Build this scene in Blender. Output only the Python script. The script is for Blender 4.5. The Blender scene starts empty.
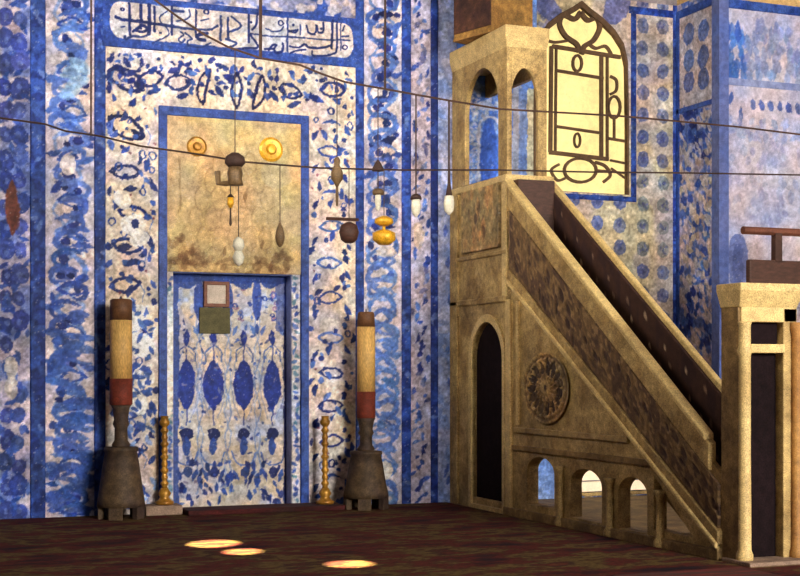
import bpy, bmesh, math, random
import numpy as np
from mathutils import Vector
from mathutils.geometry import tessellate_polygon
random.seed(7)
RS = np.random.RandomState(11)
SC = bpy.context.scene
COL = SC.collection
# ------------------------------------------------------------------ the survey: camera and planes
F = 1400.0; HZ = 370.0; CH = 1.6; CY = -15.44
A = math.radians(22.0); SA, CA = math.sin(A), math.cos(A)
XF = 6.91           # the pulpit's flank
XB = 7.47           # its far side
def ray(px):
    k = (px - 400.0) / F
    return SA + k * CA, CA - k * SA
def wp(px, py, y=0.0):                      # a point on a plane parallel to the back wall -> X, Z
    dx, dy = ray(px); t = (y - CY) / dy
    return dx * t, CH + (HZ - py) / F * t
def fp(px, py, x=XF):                       # a point on a plane parallel to the flank -> Y, Z
    dx, dy = ray(px); t = x / dx
    return CY + dy * t, CH + (HZ - py) / F * t
def gp(px, py):                             # a point on the floor -> X, Y
    t = CH * F / (py - HZ); dx, dy = ray(px)
    return dx * t, CY + dy * t
# ------------------------------------------------------------------ colour and materials
ALB = 0.78
def lin(c):
    c = np.asarray(c, dtype=float) / 255.0
    return np.where(c <= 0.04045, c / 12.92, ((c + 0.055) / 1.055) ** 2.4) * ALB
def mat(name, c=None, rough=0.6, fine=0.22, mid=0.25, big=0.15, metal=0.0, alt=None, stretch=(1, 1, 1), bump=0.0, emit=None, trans=0.0, spec=0.3):
    m = bpy.data.materials.new(name); m.use_nodes = True
    nt = m.node_tree; N, L = nt.nodes, nt.links
    b = N['Principled BSDF']
    b.inputs['Roughness'].default_value = rough; b.inputs['Metallic'].default_value = metal
    b.inputs['Specular IOR Level'].default_value = spec
    tc = N.new('ShaderNodeTexCoord'); mp = N.new('ShaderNodeMapping'); mp.inputs['Scale'].default_value = stretch
    L.new(tc.outputs['Object'], mp.inputs['Vector'])
    def noise(scale, det=3.0):
        n = N.new('ShaderNodeTexNoise'); n.inputs['Scale'].default_value = scale; n.inputs['Detail'].default_value = det
        L.new(mp.outputs['Vector'], n.inputs['Vector']); return n.outputs['Fac']
    if c is None:
        at = N.new('ShaderNodeAttribute'); at.attribute_name = 'Col'; col = at.outputs['Color']
    else:
        rgb = N.new('ShaderNodeRGB'); rgb.outputs[0].default_value = (*lin(c), 1); col = rgb.outputs[0]
    if alt is not None:
        r2 = N.new('ShaderNodeRGB'); r2.outputs[0].default_value = (*lin(alt), 1)
        rp = N.new('ShaderNodeMapRange'); rp.inputs['From Min'].default_value = 0.42; rp.inputs['From Max'].default_value = 0.62
        L.new(noise(3.2, 6.0), rp.inputs['Value'])
        mx = N.new('ShaderNodeMix'); mx.data_type = 'RGBA'
        L.new(rp.outputs[0], mx.inputs['Factor']); L.new(col, mx.inputs['A']); L.new(r2.outputs[0], mx.inputs['B'])
        col = mx.outputs['Result']
    fac = None
    for sc, amt, det in ((95, fine, 1.0), (14, mid, 4.0), (1.7, big, 3.0)):
        if not amt: continue
        mr = N.new('ShaderNodeMapRange'); mr.inputs['From Min'].default_value = 0.25; mr.inputs['From Max'].default_value = 0.75
        mr.inputs['To Min'].default_value = 1 - 1.3 * amt; mr.inputs['To Max'].default_value = 1 + 1.3 * amt
        L.new(noise(sc, det), mr.inputs['Value'])
        if fac is None: fac = mr.outputs[0]
        else:
            mu = N.new('ShaderNodeMath'); mu.operation = 'MULTIPLY'; L.new(fac, mu.inputs[0]); L.new(mr.outputs[0], mu.inputs[1]); fac = mu.outputs[0]
    if fac is not None:
        vm = N.new('ShaderNodeVectorMath'); vm.operation = 'SCALE'; L.new(col, vm.inputs[0]); L.new(fac, vm.inputs['Scale']); col = vm.outputs[0]
    L.new(col, b.inputs['Base Color'])
    if emit:
        L.new(col, b.inputs['Emission Color']); b.inputs['Emission Strength'].default_value = emit
    if trans: b.inputs['Transmission Weight'].default_value = trans
    if bump:
        bp = N.new('ShaderNodeBump'); bp.inputs['Strength'].default_value = bump; bp.inputs['Distance'].default_value = 0.02
        L.new(noise(22, 5.0), bp.inputs['Height']); L.new(bp.outputs[0], b.inputs['Normal'])
    return m
M = {}
M['tile'] = mat('glazed_tile', None, 0.5, 0.16, 0.12, 0.08, spec=0.1)
M['paint'] = mat('worn_stone_relief', None, 0.75, 0.24, 0.2, 0.1)
M['blue'] = mat('cobalt_tile_border', (42, 68, 142), 0.4, 0.3, 0.4, 0.15, alt=(62, 90, 160), spec=.1)
M['navy'] = mat('navy_tile_border', (42, 56, 116), 0.4, 0.22, 0.3, 0.12, spec=.1)
M['paleblue'] = mat('pale_blue_border', (120, 146, 196), 0.4, 0.22, 0.3, 0.12, alt=(160, 172, 200))
M['plaster'] = mat('plaster', (150, 140, 140), 0.8, alt=(120, 112, 118))
M['tan'] = mat('ochre_plaster', (214, 176, 112), 0.8, alt=(196, 160, 106))
M['stone'] = mat('honey_marble', (186, 156, 98), 0.6, 0.36, 0.28, 0.2, alt=(150, 120, 70), bump=0.25)
M['stone_pale'] = mat('pale_marble', (218, 188, 124), 0.55, 0.32, 0.18, 0.12, alt=(206, 174, 112), bump=0.2)
M['stone_dark'] = mat('weathered_marble', (150, 120, 72), 0.7, 0.3, 0.3, 0.2, alt=(118, 92, 56), bump=0.3)
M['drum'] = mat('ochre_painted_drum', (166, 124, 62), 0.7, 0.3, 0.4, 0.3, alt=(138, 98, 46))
M['drumshade'] = mat('shaded_drum_face', (84, 52, 34), 0.7, 0.3, 0.4, 0.3, alt=(62, 36, 30))
M['wood'] = mat('dark_wood', (74, 46, 34), 0.6, 0.25, 0.3, 0.2, stretch=(1, 1, 3))
M['black'] = mat('black_infill', (26, 16, 18), 0.85, spec=.08, fine=.3, mid=.3, big=.2) if 1 else mat('b', (36, 24, 26), 0.7, 0.3, 0.3, 0.2)
M['iron'] = mat('dark_iron', (62, 42, 34), 0.7, 0.3, 0.3, 0.1)
M['rust'] = mat('rusty_rod', (78, 54, 44), 0.7, 0.3, 0.3, 0.2)
M['bronze'] = mat('dull_bronze', (112, 88, 58), 0.5, 0.3, 0.3, 0.2, metal=0.15)
M['base'] = mat('tarnished_bronze_base', (88, 68, 44), 0.7, 0.36, 0.4, 0.3, alt=(60, 44, 36))
M['brass'] = mat('polished_brass', (196, 142, 52), 0.35, 0.3, 0.35, 0.2, metal=0.3, alt=(150, 100, 36))
M['gold'] = mat('gilt', (226, 166, 42), 0.35, 0.25, 0.35, 0.1, metal=0.2)
M['wax'] = mat('old_wax', (222, 176, 100), 0.6, 0.24, 0.22, 0.2, alt=(200, 152, 84), stretch=(1, 1, .3))
M['waxtop'] = mat('sooty_wax', (104, 68, 40), 0.6, 0.2, 0.3, 0.2)
M['waxred'] = mat('red_painted_wax', (112, 44, 26), 0.75, 0.3, 0.3, 0.2)
M['milk'] = mat('milky_glass', (226, 220, 196), 0.2, 0.15, 0.2, 0.1)
M['card'] = mat('pale_card', (206, 190, 172), 0.8, 0.15, 0.15, 0.0)
M['olive'] = mat('olive_cloth', (98, 92, 62), 0.9, 0.25, 0.25, 0.0)
M['frame'] = mat('brown_frame', (126, 78, 56), 0.6)
M['pane'] = mat('lit_glass', (250, 222, 148), 0.4, 0.06, 0.10, 0.12, emit=0.40)
M['pane_low'] = mat('glow_pane', (250, 226, 190), 0.4, 0.06, 0.06, 0.05, emit=0.5)
M['lead'] = mat('lead_tracery', (92, 66, 40), 0.7, 0.2, 0.3, 0.1)
M['maroon'] = mat('maroon_cloth', (74, 26, 24), 0.95, 0.3, 0.4, 0.3, alt=(50, 26, 22), stretch=(0.5, 3, 1))
M['redrug'] = mat('red_rug', (104, 34, 26), 0.95, 0.3, 0.4, 0.3, alt=(70, 40, 28), stretch=(0.5, 3, 1))
M['slab'] = mat('rosy_stone', (150, 124, 104), 0.8)
def carpet_mat():
    m = bpy.data.materials.new('streaked_carpet'); m.use_nodes = True
    N, L = m.node_tree.nodes, m.node_tree.links; b = N['Principled BSDF']; b.inputs['Roughness'].default_value = 0.95
    b.inputs['Specular IOR Level'].default_value = 0.1
    tc = N.new('ShaderNodeTexCoord'); mp = N.new('ShaderNodeMapping'); mp.inputs['Scale'].default_value = (1.0, 1.9, 1); mp.inputs['Rotation'].default_value = (0, 0, A)
    L.new(tc.outputs['Object'], mp.inputs['Vector'])
    def noise(s, d):
        n = N.new('ShaderNodeTexNoise'); n.inputs['Scale'].default_value = s; n.inputs['Detail'].default_value = d; n.inputs['Roughness'].default_value = 0.65
        L.new(mp.outputs[0], n.inputs['Vector']); return n.outputs['Fac']
    r = N.new('ShaderNodeValToRGB'); e = r.color_ramp.elements
    stops = [(0.34, (28, 20, 26)), (0.41, (54, 24, 22)), (0.46, (78, 28, 24)), (0.50, (60, 40, 24)), (0.54, (90, 72, 36)), (0.59, (50, 30, 24)), (0.66, (82, 32, 24)), (0.72, (98, 80, 44))]
    e[0].position = stops[0][0]; e[0].color = (*lin(stops[0][1]), 1); e[1].position = stops[-1][0]; e[1].color = (*lin(stops[-1][1]), 1)
    for p, c in stops[1:-1]:
        q = e.new(p); q.color = (*lin(c), 1)
    L.new(noise(1.15, 7.0), r.inputs['Fac'])
    mr = N.new('ShaderNodeMapRange'); mr.inputs['From Min'].default_value = 0.3; mr.inputs['From Max'].default_value = 0.7
    mr.inputs['To Min'].default_value = 0.75; mr.inputs['To Max'].default_value = 2.1
    L.new(noise(24, 5.0), mr.inputs['Value'])
    vm = N.new('ShaderNodeVectorMath'); vm.operation = 'SCALE'; L.new(r.outputs[0], vm.inputs[0]); L.new(mr.outputs[0], vm.inputs['Scale'])
    L.new(vm.outputs[0], b.inputs['Base Color']); return m
M['carpet'] = carpet_mat()
# ------------------------------------------------------------------ mesh helpers
class MB:
    def __init__(s): s.v = []; s.f = []
    def add(s, vs, fs):
        o = len(s.v); s.v += [tuple(p) for p in vs]; s.f += [tuple(i + o for i in f) for f in fs]; return s
    def box(s, x0, x1, y0, y1, z0, z1):
        x0, x1 = min(x0, x1), max(x0, x1); y0, y1 = min(y0, y1), max(y0, y1); z0, z1 = min(z0, z1), max(z0, z1)
        return s.add([(x0, y0, z0), (x1, y0, z0), (x1, y1, z0), (x0, y1, z0), (x0, y0, z1), (x1, y0, z1), (x1, y1, z1), (x0, y1, z1)],
                     [(0, 3, 2, 1), (4, 5, 6, 7), (0, 1, 5, 4), (1, 2, 6, 5), (2, 3, 7, 6), (3, 0, 4, 7)])
    def prism(s, outer, holes, put, a, b):
        """a flat outline with holes, extruded from depth a to depth b; put(u, v, d) -> xyz"""
        loops = [list(outer)] + [list(h) for h in holes]
        tri = tessellate_polygon([[Vector((p[0], p[1], 0)) for p in lp] for lp in loops])
        flat = [p for lp in loops for p in lp]; n = len(flat)
        vs = [put(u, v, a) for u, v in flat] + [put(u, v, b) for u, v in flat]
        fs = [tuple(t) for t in tri] + [tuple(i + n for i in reversed(t)) for t in tri]
        k = 0
        for lp in loops:
            m = len(lp)
            for i in range(m):
                j = (i + 1) % m; fs.append((k + i, k + j, k + j + n, k + i + n))
            k += m
        return s.add(vs, fs)
    def lathe(s, prof, c=(0, 0, 0), seg=24, rot=0.0):
        vs = []; fs = []; n = len(prof)
        for r, z in prof:
            for i in range(seg):
                a = rot + 2 * math.pi * i / seg; vs.append((c[0] + r * math.cos(a), c[1] + r * math.sin(a), c[2] + z))
        for k in range(n - 1):
            for i in range(seg):
                j = (i + 1) % seg; fs.append((k * seg + i, k * seg + j, (k + 1) * seg + j, (k + 1) * seg + i))
        fs.append(tuple(range(seg - 1, -1, -1))); fs.append(tuple((n - 1) * seg + i for i in range(seg)))
        return s.add(vs, fs)
    def tube(s, pts, r, seg=6, closed=False):
        pts = [Vector(p) for p in pts]; n = len(pts); vs = []; fs = []
        for i, p in enumerate(pts):
            if closed: d = pts[(i + 1) % n] - pts[i - 1]
            else: d = pts[min(i + 1, n - 1)] - pts[max(i - 1, 0)]
            d.normalize(); up = Vector((0, 1, 0)) if abs(d.y) < 0.9 else Vector((0, 0, 1))
            e1 = d.cross(up).normalized(); e2 = d.cross(e1)
            for k in range(seg):
                a = 2 * math.pi * (k + 0.5) / seg; vs.append(p + (e1 * math.cos(a) + e2 * math.sin(a)) * r)
        for i in range(n if closed else n - 1):
            j = (i + 1) % n
            for k in range(seg):
                l = (k + 1) % seg; fs.append((i * seg + k, i * seg + l, j * seg + l, j * seg + k))
        if not closed: fs += [tuple(range(seg - 1, -1, -1)), tuple((n - 1) * seg + k for k in range(seg))]
        return s.add(vs, fs)
    def build(s, name, m, parent=None, bevel=0.0, smooth=False, loc=None):
        me = bpy.data.meshes.new(name)
        vs = s.v
        if loc is not None: vs = [(x - loc[0], y - loc[1], z - loc[2]) for x, y, z in vs]
        me.from_pydata(vs, [], s.f); me.validate()
        bm = bmesh.new(); bm.from_mesh(me); bmesh.ops.recalc_face_normals(bm, faces=bm.faces); bm.to_mesh(me); bm.free()
        me.materials.append(m)
        o = bpy.data.objects.new(name, me); COL.objects.link(o)
        if loc is not None: o.location = loc
        if parent is not None:
            o.parent = parent
            if loc is None: o.matrix_parent_inverse = inv(parent)
        if smooth: me.polygons.foreach_set('use_smooth', [True] * len(me.polygons))
        if bevel:
            b = o.modifiers.new('bevel', 'BEVEL'); b.width = bevel; b.segments = 2; b.limit_method = 'ANGLE'; b.angle_limit = math.radians(40)
        return o
def world_loc(o):
    l = Vector((0, 0, 0))
    while o is not None: l = l + o.location; o = o.parent
    return l
def inv(parent):
    from mathutils import Matrix
    p = parent; l = Vector(p.location)
    mpi = p.matrix_parent_inverse.translation if p.parent else Vector((0, 0, 0))
    if p.parent: l = l + mpi + p.parent.location
    return Matrix.Translation(-l)
def box(name, m, parent, *e, bevel=0.0): return MB().box(*e).build(name, m, parent, bevel)
def empty(name, loc, label=None, cat=None, group=None):
    o = bpy.data.objects.new(name, None); COL.objects.link(o); o.location = loc; o.empty_display_size = 0.1
    if label: tag(o, label, cat, group)
    return o
def tag(o, label, cat, group=None, kind=None):
    if label: o['label'] = label
    if cat: o['category'] = cat
    if group: o['group'] = group
    if kind: o['kind'] = kind
    return o
def struct(o, label=None, cat=None):
    o['kind'] = 'structure'
    if label: o['label'] = label
    if cat: o['category'] = cat
    return o
# ------------------------------------------------------------------ hand-painted tile: pigment laid on a fine grid of points
def vnoise(h, w, cell):
    gh, gw = int(h / cell) + 3, int(w / cell) + 3
    g = RS.rand(gh, gw); y = np.arange(h) / cell; x = np.arange(w) / cell
    yi = y.astype(int); xi = x.astype(int); fy = (y - yi)[:, None]; fx = (x - xi)[None, :]
    fy = fy * fy * (3 - 2 * fy); fx = fx * fx * (3 - 2 * fx)
    a = g[yi][:, xi]; b = g[yi][:, xi + 1]; c = g[yi + 1][:, xi]; d = g[yi + 1][:, xi + 1]
    return (a * (1 - fx) + b * fx) * (1 - fy) + (c * (1 - fx) + d * fx) * fy
class Canvas:
    def __init__(s, u0, u1, v0, v1, res, base, to_uv=None):
        s.u0, s.u1, s.v0, s.v1 = u0, u1, v0, v1
        s.nu = max(2, int(round((u1 - u0) / res))); s.nv = max(2, int(round((v1 - v0) / res)))
        s.us = np.linspace(u0, u1, s.nu + 1); s.vs = np.linspace(v0, v1, s.nv + 1)
        s.rgb = np.ones((s.nv + 1, s.nu + 1, 3)) * np.asarray(base, float)
        s.h = np.zeros((s.nv + 1, s.nu + 1)); s.res = res; s.map = to_uv; s.soft = res * 1.0
        s.m = 0.0115
    def at(s, p): return s.map(*p) if s.map else p
    def win(s, ulo, uhi, vlo, vhi):
        a = max(0, np.searchsorted(s.us, ulo) - 1); b = min(s.nu + 1, np.searchsorted(s.us, uhi) + 1)
        c = max(0, np.searchsorted(s.vs, vlo) - 1); d = min(s.nv + 1, np.searchsorted(s.vs, vhi) + 1)
        if b <= a or d <= c: return None
        return slice(c, d), slice(a, b), s.us[None, a:b], s.vs[c:d, None]
    def put(s, sl, cov, col, a=1.0, dh=0.0):
        cov = np.clip(cov, 0, 1) * a
        if col is not None: s.rgb[sl] = s.rgb[sl] * (1 - cov[..., None]) + np.asarray(col, float) * cov[..., None]
        if dh: s.h[sl] += cov * dh
    def stroke(s, pts, w, col, a=1.0, dh=0.0):
        """w in photo pixels: one width, or one per point"""
        P = [s.at(p) for p in pts]; n = len(P)
        W = [w * s.m * 0.5] * n if not isinstance(w, (list, tuple)) else [x * s.m * 0.5 for x in w]
        pad = max(W) + 2 * s.soft
        g = s.win(min(p[0] for p in P) - pad, max(p[0] for p in P) + pad, min(p[1] for p in P) - pad, max(p[1] for p in P) + pad)
        if g is None: return
        r, c, U, V = g; cov = np.zeros((V.shape[0], U.shape[1]))
        for i in range(n - 1):
            (ax, ay), (bx, by) = P[i], P[i + 1]; dx, dy = bx - ax, by - ay; l2 = dx * dx + dy * dy + 1e-9
            t = np.clip(((U - ax) * dx + (V - ay) * dy) / l2, 0, 1)
            d = np.hypot(U - ax - t * dx, V - ay - t * dy); ww = W[i] + (W[i + 1] - W[i]) * t
            cov = np.maximum(cov, (ww - d) / s.soft + 0.5)
        s.put((r, c), cov, col, a, dh)
    def curve(s, pts, w, col, a=1.0, sub=6, dh=0.0):
        s.stroke(smooth_line(pts, sub), w if not isinstance(w, (list, tuple)) else list(np.interp(np.linspace(0, 1, (len(pts) - 1) * sub + 1), np.linspace(0, 1, len(w)), w)), col, a, dh)
    def leaf(s, p, L, W, ang, col, a=1.0, bend=0.0, ring=0.0, power=1.0, dh=0.0):
        cx, cy = s.at(p); L *= s.m; W *= s.m; ring *= s.m; pad = L + abs(bend) * L + W
        g = s.win(cx - pad, cx + pad, cy - pad, cy + pad)
        if g is None: return
        r, c, U, V = g; ca, sa = math.cos(ang), math.sin(ang)
        x = (U - cx) * ca + (V - cy) * sa; y = -(U - cx) * sa + (V - cy) * ca
        q = np.clip(1 - (x / L) ** 2, 0, 1); y = y - bend * L * (q - 0.5)
        e = W * q ** power
        cov = np.where(np.abs(x) < L, (e - np.abs(y)) / s.soft + 0.5, 0)
        if ring:
            Li, Wi = max(L - 1.6 * ring, 1e-4), max(W - ring, 1e-4)
            q2 = np.clip(1 - (x / Li) ** 2, 0, 1); cov = np.minimum(np.clip(cov, 0, 1), 1 - np.clip(np.where(np.abs(x) < Li, (Wi * q2 ** power - np.abs(y)) / s.soft + 0.5, 0), 0, 1))
        s.put((r, c), cov, col, a, dh)
    def oval(s, p, ru, rv, col, a=1.0, ang=0.0, ring=0.0, dh=0.0): s.leaf(p, ru, rv, ang, col, a, 0.0, ring, 0.5, dh)
    def rect(s, p, q, col, a=1.0, dh=0.0):
        """an upright band between two photo points (its top and bottom follow the wall)"""
        x0, x1 = min(p[0], q[0]), max(p[0], q[0]); y0, y1 = min(p[1], q[1]), max(p[1], q[1])
        a0 = s.at((x0, y1)); b0 = s.at((x1, y0)); g = s.win(a0[0], b0[0], min(a0[1], b0[1]), max(a0[1], b0[1]))
        if g is None: return
        r, c, U, V = g; cov = np.ones((V.shape[0], U.shape[1])); s.put((r, c), cov, col, a, dh)
    def blotch(s, cell, col, lo=0.55, hi=0.7, a=0.6):
        n = vnoise(s.nv + 1, s.nu + 1, cell / s.res); s.put((slice(None), slice(None)), (n - lo) / (hi - lo), col, a)
    def wear(s, amt=0.10, cells=(0.5, 0.12, 0.03), warp=1.0, grain=0.22):
        h, w = s.h.shape
        if warp:
            yy, xx = np.mgrid[0:h, 0:w].astype(float)
            for cell, am in ((0.11, 1.0), (0.035, 0.75)):
                k_ = max(cell / s.res, 1.6); a_ = warp * am * 0.0105 / s.res
                yy = yy + (vnoise(h, w, k_) - .5) * 2 * a_; xx = xx + (vnoise(h, w, k_) - .5) * 2 * a_
            yy = np.clip(np.rint(yy), 0, h - 1).astype(int); xx = np.clip(np.rint(xx), 0, w - 1).astype(int)
            s.rgb = s.rgb[yy, xx]
        # brush dabs: the glaze is uneven from touch to touch
        d = vnoise(h, w, max(.05 / s.res, 1.2)); d2 = vnoise(h, w, max(.024 / s.res, 1.05)); g = RS.rand(h, w)
        s.rgb *= (1 + grain * ((d - .5) * .9 + (d2 - .5) * 1.1 + (g - .5) * .5))[..., None]
        fl_ = (RS.rand(h, w) > .988)[..., None] * (grain > 0); s.rgb = np.where(fl_, s.rgb * .6 + np.array((214, 206, 200)) * .4, s.rgb)
        f = np.ones((s.nv + 1, s.nu + 1))
        for k, c in enumerate(cells): f *= 1 + amt * (vnoise(s.nv + 1, s.nu + 1, max(c / s.res, 1.01)) - 0.5) * 2
        s.rgb *= f[..., None]
        s.rgb *= 1 + (vnoise(s.nv + 1, s.nu + 1, 0.22 / s.res)[..., None] - 0.5) * np.array([0.12, 0.0, -0.12])
    def build(s, name, put, thick, m, parent=None, hole=None):
        """put(u, v, d) -> xyz, d towards the viewer; a skirt closes the edge back to the wall"""
        U, V = np.meshgrid(s.us, s.vs); H = s.h
        if m is M['tile']: s.rgb = 255 * 1.06 * (np.clip(s.rgb, 0, 255) / 255) ** 1.13
        U = np.pad(U, 1, mode='edge'); V = np.pad(V, 1, mode='edge'); D = np.pad(H + thick, 1, constant_values=0.0); C = np.pad(s.rgb, ((1, 1), (1, 1), (0, 0)), mode='edge')
        X, Y, Z = put(U, V, D); X = X + 0 * U; Y = Y + 0 * U; Z = Z + 0 * U
        co = np.stack([X, Y, Z], -1).reshape(-1, 3); h, w = U.shape
        idx = np.arange(h * w).reshape(h, w); q = np.stack([idx[:-1, :-1], idx[:-1, 1:], idx[1:, 1:], idx[1:, :-1]], -1)
        keep = np.ones(q.shape[:2], bool)
        if hole is not None:
            uc = (U[:-1, :-1] + U[1:, 1:]) / 2; vc = (V[:-1, :-1] + V[1:, 1:]) / 2; keep &= ~hole(uc, vc)
        q = q[keep].reshape(-1, 4)
        used = np.zeros(h * w, bool); used[q.ravel()] = True; re = np.cumsum(used) - 1
        co = co[used]; q = re[q]; C = C.reshape(-1, 3)[used]
        me = bpy.data.meshes.new(name); me.vertices.add(len(co)); me.vertices.foreach_set('co', co.ravel())
        me.loops.add(q.size); me.loops.foreach_set('vertex_index', q.ravel().astype(np.int32))
        me.polygons.add(len(q)); me.polygons.foreach_set('loop_start', np.arange(0, q.size, 4, dtype=np.int32)); me.polygons.foreach_set('loop_total', np.full(len(q), 4, np.int32))
        me.update(calc_edges=True)
        at = me.color_attributes.new('Col', 'FLOAT_COLOR', 'POINT')
        at.data.foreach_set('color', np.concatenate([np.clip(lin(np.clip(C, 0, 255)), 0, 0.95), np.ones((len(C), 1))], 1).ravel())
        me.validate(); me.materials.append(m)
        o = bpy.data.objects.new(name, me); COL.objects.link(o)
        if parent is not None: o.parent = parent; o.matrix_parent_inverse = inv(parent)
        return o
def smooth_line(pts, sub=6, closed=False):
    n = len(pts); out = []
    g = lambda i: pts[i % n] if closed else pts[min(max(i, 0), n - 1)]
    for i in range(n if closed else n - 1):
        p0, p1, p2, p3 = g(i - 1), g(i), g(i + 1), g(i + 2)
        for k in range(sub):
            t = k / sub
            out.append(tuple(0.5 * (2 * b + (c - a) * t + (2 * a - 5 * b + 4 * c - d) * t * t + (-a + 3 * b - 3 * c + d) * t ** 3) for a, b, c, d in zip(p0, p1, p2, p3)))
    if not closed: out.append(tuple(pts[-1]))
    return out
on_wall = lambda y: (lambda U, V, D: (U, y - D, V))
U_ = random.uniform
# pigments as seen
BLUE = (46, 76, 150); DARK = (34, 50, 114); NAVY = (26, 36, 88); MID = (76, 108, 176); SKY = (132, 158, 202); PALE = (206, 192, 186); CREAM = (214, 198, 178); LILAC = (172, 168, 190); WHITE = (226, 220, 214)
def jit(c, j=14): k = U_(-j, j); return tuple(min(255, max(0, x + k + U_(-j / 3, j / 3))) for x in c)
ZT = 6.3
# ================================================================== THE ROOM
LX, RX, FY, HT = -4.0, 14.0, -22.0, 8.5
flo = struct(box('floor', M['stone_dark'], None, LX - .3, RX + .3, FY - .3, 1.2, -0.3, 0.0))
nxl, nxr = wp(172, 400)[0], wp(292, 400)[0]; nzt = wp(232, 273)[1]
def win_outline():
    half = [(628, 197), (628, 120), (627, 62), (623, 44), (614, 30), (602, 18), (590, 9), (581, 1)]
    x0 = wp(581, 0)[0]; pts = [wp(*p) for p in half]; zb = (wp(548, 189)[1] + wp(628, 197)[1]) / 2
    r = [(x - x0, z) for x, z in pts]; r[0] = (r[0][0], zb)
    return [(x0 + a, z) for a, z in r] + [(x0 - a, z) for a, z in reversed(r[:-1])]
WO = win_outline()
lowpane = [(8.48, 0.06), (9.75, 0.06), (9.75, 0.62), (8.48, 0.62)]
lowpane2 = lowpane
wb = MB().prism([(LX, 0), (RX, 0), (RX, HT), (LX, HT)], [[(nxl, 0.02), (nxr, 0.02), (nxr, nzt), (nxl, nzt)], WO, lowpane], lambda u, v, d: (u, d, v), 0.0, 0.6).build('wall_back', M['plaster'])
struct(wb)
def panel(px0, px1, base, res=0.0115, z0=0.0, z1=ZT, y=0.0):
    x0 = wp(px0, 300, y)[0]; x1 = wp(px1, 300, y)[0]
    return Canvas(x0, x1, z0, z1, res, base, lambda a, b: wp(a, b, y))
def border(px0, px1, m, z0=0.0, z1=ZT, th=0.032, y=0.0, parent=None, name='tile_border'):
    x0 = wp(px0, 300, y)[0]; x1 = wp(px1, 300, y)[0]
    cb = Canvas(x0, x1, z0, z1, .0125, {'navy': (42, 58, 120)}.get(m, (52, 80, 148))); cb.blotch(.14, (62, 90, 162), .5, .7, .7); cb.blotch(.07, (30, 46, 110), .52, .66, .7)
    for q in range(int((z1 - z0) * 2)): cb.leaf((U_(x0, x1), U_(z0, z1)), U_(3, 8), U_(1, 3), U_(0, 3), (132, 152, 196), .5)
    cb.wear(.1); return cb.build(name, on_wall(y), th, M['tile'], parent or wb)
def vine(c, xs, y0, y1, amp, per, w, col, a=0.9, ph=0.0):
    pts = [(xs + amp * math.sin(2 * math.pi * (y - y0) / per + ph) + U_(-1.5, 1.5), y) for y in np.arange(y0, y1, per / 9)]
    c.curve(pts, [w * U_(.6, 1.2) for _ in pts], col, a, 3)
# --- far left: medallion tiles
c = panel(-70, 30, (168, 160, 180))
c.blotch(0.10, (196, 186, 192), .5, .62, .8); c.blotch(0.2, (96, 116, 178), .52, .66, .8)
for k in range(26):
    y = -30 + k * 23.5
    for x in (-38, -13, 6, 19):
        col = jit((46, 62, 126) if x < 12 else (58, 76, 146)); rr = U_(.8, 1.15)
        if 330 < y < 400 and U_(0, 1) < .6: continue
        c.oval((x + U_(-2, 2), y + U_(-3, 3)), 7.6 * rr, 9.2 * rr, col, .92, U_(-.4, .4)); c.oval((x, y), 2.2, 3, (104, 122, 176), .6)
        c.leaf((x + U_(-9, 9), y + 12 + U_(-2, 2)), 6, 2.4, U_(0, 3), jit(BLUE), .9)
for k in range(60): c.leaf((U_(-50, 28), U_(280, 520)), U_(4, 9), U_(2, 4), U_(1.2, 2), jit((60, 86, 158)), .85)
c.leaf((12, 208), 27, 6.5, 1.57, (112, 62, 44), .9); c.leaf((14, 222), 12, 5, 1.5, (92, 48, 40), .7)
for yy in (368, 388): c.oval((11, yy), 6, 11, (196, 190, 182), .8)
c.wear(.12); c.build('tile_panel', on_wall(0), 0.02, M['tile'], wb)
border(30, 45, 'blue')
# --- floral panel left of the niche
c = panel(45, 94, (186, 178, 192))
c.blotch(0.16, (204, 192, 190), .45, .6, .8)
vine(c, 70, -10, 520, 15, 66, 5, (92, 122, 184), .9); vine(c, 68, -10, 520, 14, 66, 3.5, (120, 146, 196), .8, 2.6)
for y in np.arange(0, 520, 8.5):
    k = U_(0, 1); x = U_(50, 90)
    if k < .35: c.leaf((x, y), U_(6, 15), U_(2.2, 4.2), U_(-.5, .5), jit(MID if y < 230 else (66, 96, 168)), .92, U_(-.5, .5))
    elif k < .7: c.leaf((x, y), U_(4, 9), U_(2, 5), U_(-1.5, 1.5), jit(BLUE), .92, U_(-.3, .3))
    else: c.oval((x, y), U_(2.5, 5.5), U_(2.5, 4.5), jit(DARK), .92, U_(-1, 1))
for y in np.arange(10, 520, 44):
    c.oval((U_(62, 78), y), 8, 6, jit((70, 92, 160)), .9); c.oval((U_(64, 76), y + 2), 3.5, 3, jit(NAVY), .9); c.leaf((72, y + 16), 15, 7, U_(-.3, .3), jit(BLUE), .9, .25, 2.6)
for y in np.arange(4, 515, 17):
    sg = random.choice((-1, 1)); x = 70 + sg * U_(2, 10); col = jit((84, 112, 178) if y < 230 else (56, 86, 158))
    c.curve([(x - sg * 17, y - 5), (x - sg * 4, y - 9), (x + sg * 9, y - 4), (x + sg * 8, y + 5), (x - sg * 4, y + 5)], [2, 5, 6, 4, 2], col, .9)
    if U_(0, 1) < .6: c.oval((x, y), U_(3, 5), U_(3, 4.4), jit(DARK), .93)
for k in range(40): c.leaf((U_(46, 92), U_(330, 515)), U_(8, 20), U_(2, 5), U_(-.3, .3), jit((64, 94, 166)), .8, U_(-.3, .3))
for p in ((77, 82), (70, 92), (80, 66), (72, 72)): c.leaf(p, 13, 6, U_(-.6, .6), (150, 180, 206), .7)
c.oval((68, 165), 8, 10, (226, 216, 210), .8)
c.wear(.10); c.build('tile_panel', on_wall(0), 0.02, M['tile'], wb)
border(94, 105, 'blue')
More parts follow.
